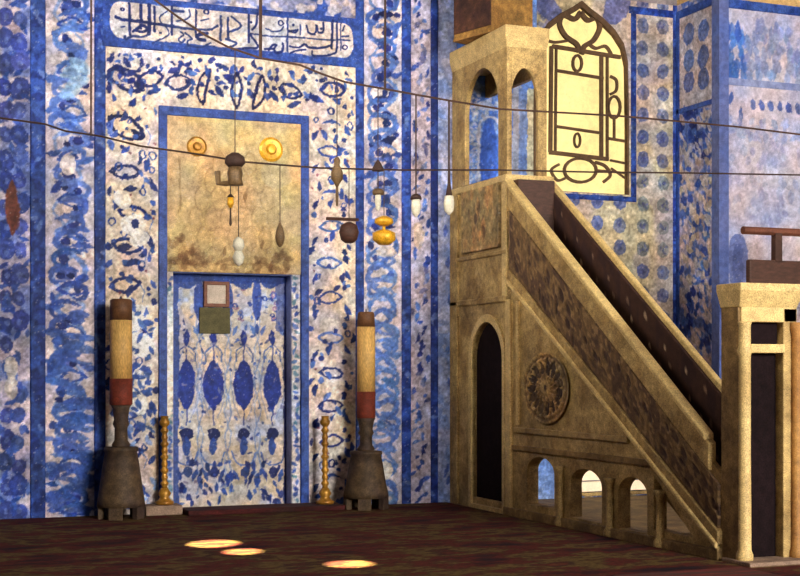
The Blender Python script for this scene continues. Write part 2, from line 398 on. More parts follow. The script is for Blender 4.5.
# --- panel round the niche (crisp leaves and open almonds on cream)
c = panel(105, 355, CREAM, 0.0095, 0.0, (wp(105, 44)[1] + wp(355, 67)[1]) / 2 - .02)
c.blotch(0.35, (200, 186, 190), .45, .65, .8); c.blotch(0.12, (222, 208, 192), .55, .7, .7)
def almond(x, y, L, W, ang, col, fill=None, wd=1.7):
    if fill is not None: c.leaf((x, y), L, W, ang, fill, .6)
    c.leaf((x, y), L, W, ang, col, .95, 0, wd, .8)
def scatter(x0, x1, y0, y1, n, sizes=(2.0, 4.6), cols=(BLUE, DARK, MID, DARK)):
    for i in range(n):
        x, y = U_(x0, x1), y0 + (y1 - y0) * (i + U_(0, 1)) / n; k = U_(0, 1); L = U_(*sizes)
        if k < .3: c.oval((x, y), L * .7, L * .6, jit(random.choice(cols)), .93, U_(0, 3))
        elif k < .75: c.leaf((x, y), L * 1.35, L * .62, U_(.5, 2.5), jit(random.choice(cols)), .93, U_(-.4, .4))
        elif k < .88: c.oval((x, y), L * .85, L * .9, jit(BLUE), .9, 0, 1.2)
        else: c.oval((x, y), 1.4, 1.3, (120, 66, 84), .8)
# left strip
for k, y in enumerate((80, 128, 172, 214, 246, 285, 330, 372, 412, 452, 488)):
    x = 129 + U_(-4, 4); dk = jit(NAVY if y < 180 else DARK)
    if y in (80, 128): 
        c.leaf((126, y), 20, 11, U_(-.5, -.2), dk, .95, 0, 3.2, .7); c.leaf((112, y), 11, 2.6, 1.4, jit(MID), .9, .4); c.leaf((137, y + 6), 7, 3.4, -.6, dk, .95)
    else: almond(x, y, 16, 8, U_(-.15, .15), dk, None, 3.0); c.leaf((x + U_(-5, 5), y + 17), U_(7, 11), U_(2.5, 4), U_(-.5, .5), dk, .95, U_(-.4, .4))
    c.curve([(x + 14, y), (x + 19, y + 8), (x + 17, y + 17)], [1.5, 1.1, .7], jit(MID), .8)
scatter(107, 156, 68, 300, 92, (2.4, 5.4)); scatter(107, 156, 300, 512, 80, (2.8, 6), (BLUE, MID, DARK, SKY))
for p, L in (((133, 225), 13), ((122, 200), 10), ((139, 238), 10), ((140, 345), 15), ((136, 318), 14), ((138, 402), 13), ((144, 376), 11)): c.leaf(p, L, L * .75, U_(0, 3), (240, 234, 224), .9, 0, 0, .5)
for k in range(34): c.leaf((U_(131, 152), U_(300, 430)), U_(3, 7), U_(1.5, 3.2), U_(0, 3), jit((62, 92, 158)), .9)
c.oval((135, 224), 4, 4, DARK, .9); c.leaf((124, 247), 8, 4, .2, NAVY, .9)
# top strip, following the frieze
sl = lambda x, y: y + .085 * (x - 105)
for x in (150, 178, 208, 240, 262, 290, 330):
    y = sl(x, 76) + U_(-2, 2)
    if x in (208, 240, 262): 
        c.leaf((x - 4, y + 2), 19, 6, 1.45 + U_(-.2, .2), jit(NAVY), .95, U_(-.2, .2), 3.0, .7); c.leaf((x + 11, y + 6), 7, 3.4, -.9, jit(DARK), .95)
    elif x == 330: almond(332, 90, 15, 8, .1, DARK, None, 3.0)
    else: almond(x, y, 14, 8, U_(-.3, .3), jit(NAVY), None, 2.6); c.leaf((x + 4, y + 13), 8, 3, .4, jit(DARK), .95)
for i in range(130):
    x = U_(108, 352); y = sl(x, U_(50, 84)); L = U_(2, 4.6)
    (c.leaf((x, y), L * 1.3, L * .62, U_(0, 3), jit(random.choice((BLUE, DARK, DARK, MID))), .93, U_(-.4, .4)) if U_(0, 1) < .7 else c.oval((x, y), L * .7, L * .6, jit(DARK), .9))
# right strip
for y, w_ in ((119, 0), (152, 1), (188, 0), (226, 1), (263, 1), (298, 1), (338, 1), (373, 1), (406, 1), (441, 1), (472, 0)):
    x = 331 + U_(-3, 3)
    if w_: almond(x, y, 14, 6.6, U_(-.12, .12), jit(random.choice((BLUE, MID, DARK))), None, 2.3)
    else: c.oval((331, y - 8), 4, 4.5, jit(DARK), .9, 0, 1.5); c.leaf((331, y + 5), 10, 2, 0, jit(BLUE), .9, .4)
    c.leaf((315, y + 16), 6, 2.4, 1.0, jit(DARK), .95, .2); c.leaf((347, y + 12), 6.5, 2.6, 2.1, jit(BLUE), .95, .2); c.oval((344, y - 11), 2.8, 2.8, jit(DARK), .9)
scatter(310, 354, 112, 505, 105, (2.2, 4.8))
hx0, hx1, hz1 = wp(161, 300)[0], wp(304, 300)[0], wp(232, 111)[1]
c.wear(.09); c.build('tile_panel', on_wall(0), 0.02, M['tile'], wb, hole=lambda u, v: (u > hx0) & (u < hx1) & (v < hz1))
# above the frieze
c = Canvas(wp(105, 5)[0], wp(355, 5)[0], (wp(160, 1)[1] + wp(350, 18)[1]) / 2, ZT, 0.0115, (150, 152, 184), wp)
c.blotch(0.1, BLUE, .48, .6, .9); c.blotch(0.08, PALE, .58, .68, .8); c.wear(.1); c.build('tile_panel', on_wall(0), 0.02, M['tile'], wb)
border(355, 363, 'blue')
# --- floral panel right of the niche
c = panel(363, 401, (204, 192, 190))
c.blotch(0.3, (186, 178, 196), .45, .65, .7)
vine(c, 382, -10, 515, 14, 62, 5, (84, 112, 178), .92, .6); vine(c, 382, -10, 515, 14, 62, 4, (98, 130, 188), .88, 3.7)
for y in np.arange(-5, 515, 10):
    x = U_(367, 398); lo = y > 250
    k = U_(0, 1)
    if k < .5: c.leaf((x, y), U_(5, 11), U_(2, 3.6), U_(-.6, .6), jit((104, 134, 190) if lo else BLUE), .92, U_(-.4, .4))
    else: c.oval((x, y), U_(2.5, 5), U_(2.5, 4.6), jit(MID if lo else DARK), .92)
for y in np.arange(15, 240, 42): c.leaf((U_(380, 390), y), 10, 4, U_(-.3, .5), jit(NAVY), .93); c.oval((386, y + 17), 5.5, 5.5, jit(DARK), .92)
for y in np.arange(262, 510, 34): c.leaf((384, y), 14, 7, U_(-.5, .5), jit((110, 138, 192)), .85, .2, 3.4); c.leaf((388, y + 17), 10, 4, -.3, jit((92, 124, 184)), .9)
for y in np.arange(4, 510, 15):
    sg = random.choice((-1, 1)); x = 382 + sg * U_(2, 8); col = jit((78, 108, 176) if y < 250 else (98, 128, 188))
    c.curve([(x - sg * 12, y - 7), (x - sg * 2, y - 9), (x + sg * 7, y - 3), (x + sg * 5, y + 5), (x - sg * 3, y + 4)], [2, 4.5, 5, 3.6, 2], col, .92)
    if y < 260: c.oval((x, y - 1), U_(3, 5), U_(3, 4.4), jit(DARK), .93)
c.leaf((386, 252), 12, 6, 0, (210, 190, 172), .8); c.leaf((384, 470), 9, 10, 0, (222, 204, 178), .8, 0, 0, .5)
c.wear(.10); c.build('tile_panel', on_wall(0), 0.02, M['tile'], wb)
border(401, 410, 'blue')
c = panel(410, 430, (172, 164, 180))
for y in np.arange(0, 510, 5.2): c.leaf((U_(412, 428), y), U_(3, 6.5), U_(1.6, 3), U_(.2, 1.8), jit(random.choice((BLUE, DARK, MID))), .9, U_(-.3, .3))
c.leaf((418, 236), 6, 14, 0, (186, 168, 148), .7, 0, 0, .5)
c.blotch(0.14, (150, 136, 140), .58, .7, .5); c.wear(.12); c.build('tile_panel', on_wall(0), 0.02, M['tile'], wb)
border(430, 437, 'navy')
c = panel(437, 456, (142, 152, 190))
c.blotch(0.2, (112, 134, 184), .5, .68, .8); c.blotch(0.09, (172, 176, 202), .58, .7, .7)
for y in (208, 232, 262, 300, 350, 382, 470, 480): c.leaf((447 + U_(-3, 3), y), U_(4, 9), 2.4, U_(1.2, 1.9), jit((70, 96, 164)), .8)
c.wear(.10); c.build('tile_panel', on_wall(0), 0.02, M['tile'], wb)
# --- wall behind the pulpit's pavilion
c = panel(456, 536, (120, 150, 208))
c.blotch(0.12, (78, 116, 196), .45, .6, .9)
for y in range(92, 200, 4):
    for x in (471, 476): c.leaf((x + U_(-2, 2), y), 3.4, 1.6, U_(0, 3), jit((176, 182, 208)), .9)
c.leaf((484, 108), 15, 5, 0, (178, 184, 206), .9, .3)
for k in range(18): c.leaf((U_(470, 500), U_(99, 118)), 3.4, 1.6, U_(0, 3), jit((186, 190, 210)), .9)
c.curve([(478, 190), (478, 130), (484, 119), (491, 117), (498, 122)], 3, (190, 194, 212), .9)
c.leaf((488, 160), 42, 10, 1.57, (66, 104, 196), .95, 0, 0, .35)
c.rect((512, 60), (520, 200), (150, 150, 160), .9); c.rect((519, 90), (527, 200), (110, 132, 180), .9); c.rect((527, 90), (536, 200), (192, 184, 150), .9)
c.wear(.08); c.build('tile_panel', on_wall(0), 0.02, M['tile'], wb, hole=lambda u, v: u < -99)
# --- window wall: medallion tiles
c = panel(536, 672, (178, 166, 158))
c.blotch(0.7, (190, 176, 138), .42, .65, .75); c.blotch(0.3, (164, 158, 178), .5, .7, .4)
for r_, y in enumerate(np.arange(-18, 500, 22.3)):
    for x in (550, 573, 596, 619, 642, 662):
        if x < 630 and y < 200: continue
        yy = y + .07 * (x - 650); col = jit(random.choice(((98, 104, 138), (106, 110, 134), (110, 108, 132), (84, 96, 142))), 8)
        if 180 < y < 260 and x > 625: col = jit((116, 120, 122), 8)
        if x < 612: col = jit((92, 106, 158), 8)
        c.oval((x, yy), 7.8, 8.4, col, .9); c.oval((x, yy), 5.5, 6, (138, 134, 148), .35, 0, 1.4); c.oval((x, yy), 2, 2.4, jit((70, 78, 120)), .7)
        for q in range(3): c.leaf((x + U_(-4, 4), yy + U_(-4, 4)), 3, 1.2, U_(0, 3), jit((70, 80, 128)), .6)
for y in range(-10, 60, 5): c.leaf((U_(538, 556), y * .5), 5, 3, U_(0, 3), jit((110, 112, 150)), .6)
c.rect((536, 452), (582, 530), (112, 142, 198), .92); c.leaf((545, 6), 26, 12, -.6, (94, 104, 160), .85, 0, 0, .5); c.leaf((616, 8), 22, 14, .9, (92, 100, 152), .85, 0, 0, .5)
c.wear(.10)
def in_win(u, v):
    x0 = wp(581, 0)[0]; ok = np.zeros(np.broadcast(u, v).shape, bool)
    zs = np.array([p[1] for p in WO[:8]]); hs = np.array([p[0] - x0 for p in WO[:8]])
    return (np.abs(u - x0) < np.interp(v, zs, hs, left=0, right=0)) & (v > zs[0]) & (v < zs[-1])
inlow = lambda u, v: (u > lowpane[0][0]) & (u < lowpane[1][0]) & (v > lowpane[0][1]) & (v < lowpane[2][1])
c.build('tile_panel', on_wall(0), 0.02, M['tile'], wb, hole=lambda u, v: in_win(u, v) | inlow(u, v))
border(630, 635, 'blue', wp(632, 202)[1], wp(632, 14)[1])
border(530, 635, 'blue', wp(590, 200)[1], wp(590, 195)[1], .034)
border(672, 680, 'blue')
border(628, 672, 'blue', wp(650, 16)[1], wp(650, 9)[1], .034)
# --- the pier that steps out on the far side
PX, PY = 10.1, -0.95
wr = MB().prism([(PX, 0.0), (PX, PY), (RX, PY), (RX, 0.0)], [], lambda u, v, d: (u, v, d), 0.0, HT).build('wall_pier', M['tan']); struct(wr)
onp = lambda U, V, D: (PX - D, U, V)
pj = lambda a, b: fp(a, b, PX)
c = Canvas(PY, -0.02, 0, ZT, 0.0115, (158, 154, 180), pj)
zt_, zb_ = fp(698, 12, PX)[1], fp(698, 104, PX)[1]
c.blotch(0.13, (84, 108, 172), .45, .58, .9); c.blotch(0.1, (190, 176, 168), .56, .66, .8)
g = c.win(-9, 9, zb_, zt_); c.put(g[:2], np.ones((g[3].shape[0], g[2].shape[1])), (186, 174, 176))
for i in range(230):
    x, y = U_(681, 719), U_(108, 420); lo = y > 290
    c.leaf((x, y), U_(4, 9), U_(3, 6), U_(.3, 1.4), jit(random.choice((BLUE, DARK, MID)) if lo or y < 170 else random.choice((MID, BLUE, (196, 180, 160), (188, 172, 168)))), .85, U_(-.3, .3))
for i in range(130): c.leaf((U_(682, 718), U_(112, 420)), U_(4, 9), U_(2, 4), U_(.5, 1.2), jit((196, 178, 172)), .8)
for y0 in (34, 60, 82):
    for x in (690, 704.5):
        yy = y0 - .22 * (x - 690); c.oval((x, yy), 12, 10.5, jit((88, 104, 158), 8), .92, 1.57); c.oval((x, yy), 7, 5, (124, 134, 172), .5, 1.57, 2)
c.wear(.10); c.build('tile_panel', onp, 0.02, M['tile'], wr)
box('tile_border', M['blue'], wr, PX - .035, PX, PY, -.02, zt_, zt_ + .1); box('tile_border', M['blue'], wr, PX - .035, PX, PY, -.02, zb_ - .06, zb_)
box('tile_border', M['blue'], wr, PX - .035, PX + .01, -.09, -.02, 0, zt_)
box('tile_border', mat('corner_border', (92, 104, 158), 0.5, alt=(80, 100, 164)), wr, PX - .04, PX + .10, PY - .04, PY + .12, 0, zt_ + .1)
pk = lambda a, b: wp(a, b, PY)
c = Canvas(PX + .08, RX, 0, wp(760, 12, PY)[1], 0.0125, (190, 182, 194), pk)
c.blotch(0.6, (178, 176, 200), .4, .65, .9); c.blotch(0.4, (200, 188, 180), .6, .8, .4)
for k in range(110):
    x = U_(724, 830); y = U_(22, 78) + .085 * (x - 724); c.leaf((x, y), U_(5, 12), U_(2.5, 5), U_(1.3, 1.8), jit((130, 144, 186) if x > 745 else (74, 112, 186), 18), .7)
for x in (727, 737): c.leaf((x, 32), 13, 4, 1.57, (64, 96, 172), .9)
for x in np.arange(750, 830, 13): c.oval((x, 66 + .08 * (x - 750)), 7, 6, jit((128, 134, 164), 10), .8, 1.57)
for x in np.arange(752, 840, 9): c.oval((x, 105 + .08 * (x - 752)), 6, 3.6, jit((80, 98, 158), 12), .88, 1.57 + U_(-.3, .3))
c.leaf((730, 98), 8, 3, 1.3, (66, 92, 160), .9); c.leaf((739, 118), 13, 2.6, 1.5, (72, 96, 162), .9)
for k in range(70): x = U_(724, 830); c.leaf((x, U_(118, 136) + .07 * (x - 724)), U_(4, 8), U_(2, 4), U_(0, 3), jit((150, 160, 196)), .7)
for k in range(80): c.leaf((U_(724, 830), U_(140, 225)), U_(4, 9), U_(3, 5), U_(1.2, 1.9), jit((154, 156, 184)), .55)
c.leaf((737, 262), 30, 13, 1.57, (104, 116, 166), .9, 0, 0, .35); c.leaf((737, 268), 26, 7, 1.57, (92, 104, 154), .9, 0, 0, .35)
c.wear(.04, grain=.13); c.build('tile_panel', lambda U, V, D: (U, PY - D, V), 0.02, M['tile'], wr)
box('tile_border', M['blue'], wr, PX, RX, PY - .035, PY, wp(760, 12, PY)[1], wp(760, 3, PY)[1], bevel=.006)
box('tile_border', mat('faded_border', (112, 124, 172), 0.5, alt=(136, 146, 184)), wr, PX, RX, PY - .03, PY, wp(760, 88, PY)[1], wp(760, 81, PY)[1])
# --- the rest of the shell, out of the picture
struct(box('wall_left', M['plaster'], None, LX - .3, LX, FY, 0.0, 0, HT))
struct(box('wall_right', M['plaster'], None, RX, RX + .3, FY, PY, 0, HT))
struct(box('wall_front', M['plaster'], None, LX - .3, RX + .3, FY - .3, FY, 0, HT))
SUN = Vector((0.36, -0.62, 1.0))          # towards the sun
def hole(px, py, rx, ry, rot):
    gx, gy = gp(px, py); cx, cy = gx + SUN.x * HT, gy + SUN.y * HT
    return [(cx + rx * math.cos(a) * math.cos(rot) - ry * math.sin(a) * math.sin(rot), cy + rx * math.cos(a) * math.sin(rot) + ry * math.sin(a) * math.cos(rot)) for a in np.linspace(0, 2 * math.pi, 20, endpoint=False)]
HOLES = [hole(214, 545, .24, .30, -A), hole(243, 553, .17, .22, -A), hole(350, 565.5, .20, .22, -A)]
struct(MB().prism([(LX - .3, FY - .3), (RX + .3, FY - .3), (RX + .3, .6), (LX - .3, .6)], HOLES, lambda u, v, d: (u, v, d), HT, HT + .04).build('ceiling', M['plaster']))
# ================================================================== WINDOW AND ADDED GLOW PANE
w1 = empty('window_1', (wp(581, 0)[0], 0.0, WO[0][1])); struct(w1, 'tall pointed window of glowing yellow glass with dark tracery', 'window')
inr = lambda pts, k: [(wp(581, 0)[0] + (x - wp(581, 0)[0]) * k, z + (1 - k) * (3.9 - z) * .8) for x, z in pts]
MB().prism(WO, [], lambda u, v, d: (u, d, v), 0.035, 0.06).build('pane', M['pane'], w1)
MB().prism([(x, z) for x, z in WO], [inr(WO, .955)], lambda u, v, d: (u, d, v), -0.03, 0.05).build('pane_frame', M['lead'], w1, .008)
tr = MB()
def tl(pts, w, sm=False, closed=False):
    if sm: pts = smooth_line(pts, 6, closed)
    tr.tube([(wp(a, b)[0], .022, wp(a, b)[1]) for a, b in pts], w * .0128 * .82, 4, closed)
tl([(553, 46), (621, 57)], 3.2); tl([(556, 70), (604, 78)], 2.4); tl([(552, 46), (551, 152)], 3.0); tl([(557, 47), (556, 152)], 2.0)
tl([(602, 56), (602, 158)], 3.0); tl([(608, 57), (608, 159)], 2.2); tl([(550, 152), (609, 159)], 3.2); tl([(556, 126), (603, 133)], 2.2)
tl([(578 + 4.5 * math.cos(a), 63 + 8 * math.sin(a)) for a in np.linspace(0, 6.28, 14)[:-1]], 2.2, False, True)
tl([(578 + 3 * math.cos(a), 140 + 7 * math.sin(a)) for a in np.linspace(0, 6.28, 14)[:-1]], 1.8, False, True)
tl([(581 + 16 * math.cos(a), 170 + 12 * math.sin(a)) for a in np.linspace(0, 6.28, 22)[:-1]], 2.4, False, True)
tl([(581, 12), (575, 19), (564, 15), (560, 24), (566, 36), (577, 44), (580, 52)], 4.0, True); tl([(581, 12), (588, 20), (597, 18), (600, 28), (594, 40), (585, 46), (582, 54)], 4.0, True)
tl([(588, 42), (596, 48), (606, 46), (612, 54)], 2.6, True); tl([(548, 40), (556, 42), (570, 40)], 2.2, True)
tl([(611, 76), (617, 80), (617, 90), (611, 94)], 2.2, True); tl([(615 + 6 * math.cos(a), 107 + 11 * math.sin(a)) for a in np.linspace(0, 6.28, 16)[:-1]], 2.2, False, True)
tl([(615, 118), (615, 138)], 2.0); tl([(608, 138), (626, 141)], 2.2); tl([(596, 162), (606, 166), (611, 175), (604, 182)], 2.4, True); tl([(611, 160), (626, 163)], 1.8); tl([(612, 168), (626, 178)], 1.6)
tl([(560, 164), (552, 170), (558, 180), (566, 178)], 2.2, True); tl([(597, 170), (628, 173)], 1.8)
tr.build('tracery', M['lead'], w1)
w2 = empty('low_glow', (8.9, 0, .06)); struct(w2, 'low glowing pane added behind the pulpit arches', 'window')  # glowing pane added for the bright patch at the wall's foot
MB().prism(lowpane, [], lambda u, v, d: (u, d, v), .1, .13).build('pane', M['pane_low'], w2)
MB().prism([(8.42, 0.02), (9.83, 0.02), (9.83, .70), (8.42, .70)], [lowpane], lambda u, v, d: (u, d, v), -.06, .1).build('pane_frame', M['stone'], w2, .006)
gr = MB()
for z in (.2, .34, .48): gr.tube([(8.48, .05, z), (9.75, .05, z)], .008)
gr.build('glow_bar', M['plaster'], w2)
# ================================================================== PRAYER NICHE
ni = empty('prayer_niche', (wp(232, 300)[0], 0, 0), 'tiled prayer niche with a tan stone hood inside a blue frame', 'niche')
fx0, fx1 = wp(158, 300)[0], wp(166.5, 300)[0]; gx0, gx1 = wp(300, 300)[0], wp(308, 300)[0]; fz0, fz1 = wp(232, 120)[1], wp(232, 111)[1]
MB().prism([(fx0, 0), (fx0, fz1), (gx1, fz1), (gx1, 0), (gx0, 0), (gx0, fz0), (fx1, fz0), (fx1, 0)], [], lambda u, v, d: (u, d, v), -.045, .01).build('frame_border', M['blue'], ni, .008)
def side_tiles(px0, px1, name):
    c = panel(px0, px1, (196, 190, 196), .0115, 0, nzt)
    c.blotch(.15, (220, 214, 208), .5, .65, .8)
    for y in np.arange(278, 508, 6): c.leaf((U_(px0 + 2, px1 - 2), y), U_(2.5, 5), U_(1.5, 2.6), U_(0, 3), jit(random.choice((BLUE, MID, (90, 130, 150)))), .9, .2)
    if px0 < 200: c.leaf((169, 355), 62, 5, 1.57, (238, 234, 224), .9, 0, 0, .4)
    c.wear(.1); return c.build(name, on_wall(0), .012, M['tile'], ni)
side_tiles(166.5, 173, 'jamb_tiles'); side_tiles(291.5, 300, 'jamb_tiles')
# hood: stalactite relief on a tan slab
c = Canvas(fx1 - .01, gx0 + .01, nzt, fz0 + .005, .0105, (202, 176, 120), wp)
c.blotch(.4, (190, 164, 112), .45, .65, .6); c.blotch(.15, (208, 180, 136), .52, .7, .5); c.blotch(.3, (204, 168, 134), .55, .72, .5)
for row, (y, n, wpx) in enumerate(((268, 8, 8.5), (248, 7, 9), (228, 6, 9), (208, 5, 9.5), (190, 4, 9), (174, 3, 9))):
    for i in range(n):
        x = 234 + (i - (n - 1) / 2) * wpx * 1.72
        c.leaf((x, y - 9), 13, wpx * .72, 1.57, (176, 146, 100), .35, 0, 0, .7, -.03); c.leaf((x, y - 9), 13, wpx * .8, 1.57, (152, 122, 84), .35, 0, 1.0, .7)
c.stroke([(179, 160), (179, 212)], 1.4, (140, 112, 72), .7); c.stroke([(168, 264), (262, 264)], 2, (150, 118, 76), .5, -.01)
for p, L, W, q in (((182, 255), 18, 10, .2), ((190, 262), 16, 7, .0), ((176, 240), 12, 6, 1.2), ((268, 264), 18, 7, 0), ((282, 262), 7, 12, 0), ((225, 264), 10, 4, 0), ((204, 262), 8, 3, 0), ((248, 272), 14, 3, 0)): [c.leaf((p[0] + U_(-L, L), p[1] + U_(-W, W)), U_(2, 6), U_(1.5, 4), U_(0, 3), (108, 78, 52), .45, 0, 0, .6) for _ in range(int(L * W / 9))]
for p in ((245, 197), (224, 252), (262, 245)): c.leaf(p, 5, 2, 1.4, (128, 100, 66), .8)
c.leaf((275, 175), 16, 14, 0, (168, 156, 128), .45, 0, 0, .5)
c.wear(.05, grain=.13); c.build('hood', on_wall(0), .03, M['paint'], ni)
for px, py, r in ((196, 147, 10), (270, 150, 12.5)):
    x, z = wp(px, py); r *= .0113; b = MB(); prof = [(r, 0), (r, .02), (r * .8, .035), (r * .45, .03), (r * .3, .06), (.002, .065)]
    b.lathe(prof, seg=28); b.v = [(x + a, -.025 - h, z + q) for a, q, h in b.v]
    o = b.build('boss', M['gold'] if px > 200 else M['brass'], ni, 0, False)
    if px < 200: o['label'] = 'duller gilt boss'
NY = .2
box('back_wall', M['navy'], ni, nxl - .05, nxr + .05, NY, NY + .1, 0, nzt + .1); box('side_reveal', mat('reveal_tile', (120, 134, 190), .5), ni, nxr - .012, nxr + .05, 0.005, NY, 0.025, nzt - .01); box('side_reveal', M['blue'], ni, nxl - .05, nxl + .012, 0.005, NY, 0.025, nzt - .01)
box('soffit', mat('soffit_tile', (96, 116, 186), .5), ni, nxl - .05, nxr + .05, 0.005, NY, nzt - .012, nzt + .06)
c = Canvas(nxl, nxr, 0, nzt, .0088, (204, 192, 180), lambda a, b: wp(a, b, NY)); c.m = .0117
c.blotch(.3, (178, 182, 202), .45, .62, .8); c.blotch(.1, (214, 196, 168), .56, .68, .7)
for x in (199, 227.5, 257):
    c.curve([(x + 3 * math.sin(y / 9), y) for y in range(290, 505, 12)], 1.4, (108, 134, 186), .7, 3); c.curve([(x - 3 * math.sin(y / 9), y) for y in range(290, 505, 12)], 1.2, (124, 148, 192), .7, 3)
for x in (186, 213, 243.5, 272):
    d = jit((38, 56, 136), 5); wx = 9 if 200 < x < 260 else 7.5
    c.stroke([(x, 330), (x, 425)], 1.3, d, .85)
    c.leaf((x, 385), 25, wx + 1.5, 1.57, d, .97, 0, 0, .8); c.leaf((x, 385), 15, wx - 4, 1.57, (52, 76, 156), .3, 0, 0, .8)
    c.oval((x, 338), 3.2, 6, d, .9, 0); c.leaf((x, 338), 9, 3.2, 1.57, d, .95)
    c.oval((x, 434), 6.5, 6, NAVY, .95); c.leaf((x, 446), 9, 4, 1.57, BLUE, .9, 0, 0, .6)
    c.curve([(x - 12, 452), (x - 8, 462), (x, 465), (x + 8, 462), (x + 12, 452)], 1.6, jit(MID), .9)
    for s_ in (-1, 1):
        c.curve([(x + s_ * 4, 418), (x + s_ * 9, 405), (x + s_ * 12, 385), (x + s_ * 9, 362), (x + s_ * 3, 350)], 1.0, (128, 140, 176), .8)
        c.curve([(x + s_ * 2, 346), (x + s_ * 8, 352), (x + s_ * 8, 362)], 1.4, jit(BLUE), .8)
        c.leaf((x + s_ * 8, 475), 7, 2.2, 1.57 - s_ * .4, jit(BLUE), .9); c.leaf((x + s_ * 9, 330), 6, 2, 1.57 + s_ * .5, jit(MID), .85)
    c.oval((x + 1, 472), 4.6, 5.4, jit(DARK), .9)
for x in (199, 227.5, 257): c.leaf((x, 300), 20, 5.5, 1.57, (58, 82, 156), .92, 0, 0, .7); c.leaf((x, 328), 6, 2.5, 1.57, BLUE, .9); c.leaf((x, 480), 7, 3, 1.57, jit(BLUE), .9)
for x in (213, 243, 272):
    for k in range(9): c.oval((x + U_(-9, 9), U_(283, 320)), U_(2, 3.4), U_(2, 3), jit(random.choice((BLUE, MID, (150, 110, 140)))), .85, 0, 1.2)
for k in range(170):
    x, y = U_(178, 284), U_(290, 505)
    c.leaf((x, y), U_(1.5, 3.4), U_(.8, 1.7), U_(0, 3), jit(random.choice((BLUE, MID, DARK, (124, 120, 150)))), .75)
for k in range(46): c.leaf((U_(178, 284), U_(462, 505)), U_(3, 5.5), U_(1.6, 3), U_(1, 2.2), jit(random.choice((BLUE, DARK))), .9)
c.rect((284, 260), (292, 520), (46, 54, 112), .95); c.rect((171, 260), (178, 520), (64, 86, 150), .9)  # right strip: shade of the reveal, painted on the back in navy
c.rect((171, 270), (290, 281), BLUE, .95)
for x in (186, 213, 243, 270): c.leaf((x, 283), 12, 4, 0, (52, 78, 148), .9, -.3)
c.rect((276, 274), (290, 330), (52, 70, 138), .6)
c.wear(.07, grain=.17); c.build('tiled_back', on_wall(NY), .012, M['tile'], ni)
# ================================================================== INSCRIPTION FRIEZE
ZF0 = lambda px: wp(px, 62 - (355 - px) * .075)[1]
fxl, fxr = wp(102, 30)[0], wp(362, 30)[0]; fzb = (wp(105, 44)[1] + wp(355, 67)[1]) / 2 - .02; fzt = (wp(160, 1)[1] + wp(350, 18)[1]) / 2
ins = empty('inscription_panel', ((fxl + fxr) / 2, 0, fzb), 'long blue framed tile frieze of arabic calligraphy above the niche', 'tile frieze')
c = Canvas(fxl, fxr, fzb, fzt, .0062, (50, 76, 146), wp); c.m = .0114; c.soft = .009
c.blotch(.12, (62, 92, 162), .5, .65, .8)
# the cream field with round ends
xa, xb = wp(109, 25)[0], wp(352, 42)[0]; za, zb = fzb + .10, fzt - .07; zm = (za + zb) / 2; hh = (zb - za) / 2
g = c.win(xa, xb, za, zb); Uc = np.clip(g[2], xa + hh * .62, xb - hh * .62); dd = ((np.abs(g[2] - Uc) / (hh * .62)) ** 2.4 + (np.abs(g[3] - zm) / hh) ** 2.4) ** (1 / 2.4)
c.put(g[:2], (1 - dd) * hh / c.soft + .5, (196, 190, 192)); keep_field = None
for k in range(60):
    x = U_(118, 344); c.leaf((x, U_(12, 36) + .085 * (x - 105)), U_(4, 12), U_(2, 4), U_(-.4, .4), random.choice(((212, 196, 180), (184, 186, 198), (204, 196, 194))), .6)
INK = (32, 46, 104); INK2 = (46, 64, 118)
def q1(*p): return [(104 + x / 10.286, y / 10.286) for x, y in p]
def q2(*p): return [(165 + x / 10.286, 4 + y / 10.286) for x, y in p]
def q3(*p): return [(225 + x / 10.286, 8 + y / 10.286) for x, y in p]
def q4(*p): return [(288 + x / 10.286, 12 + y / 10.286) for x, y in p]
K = c.curve
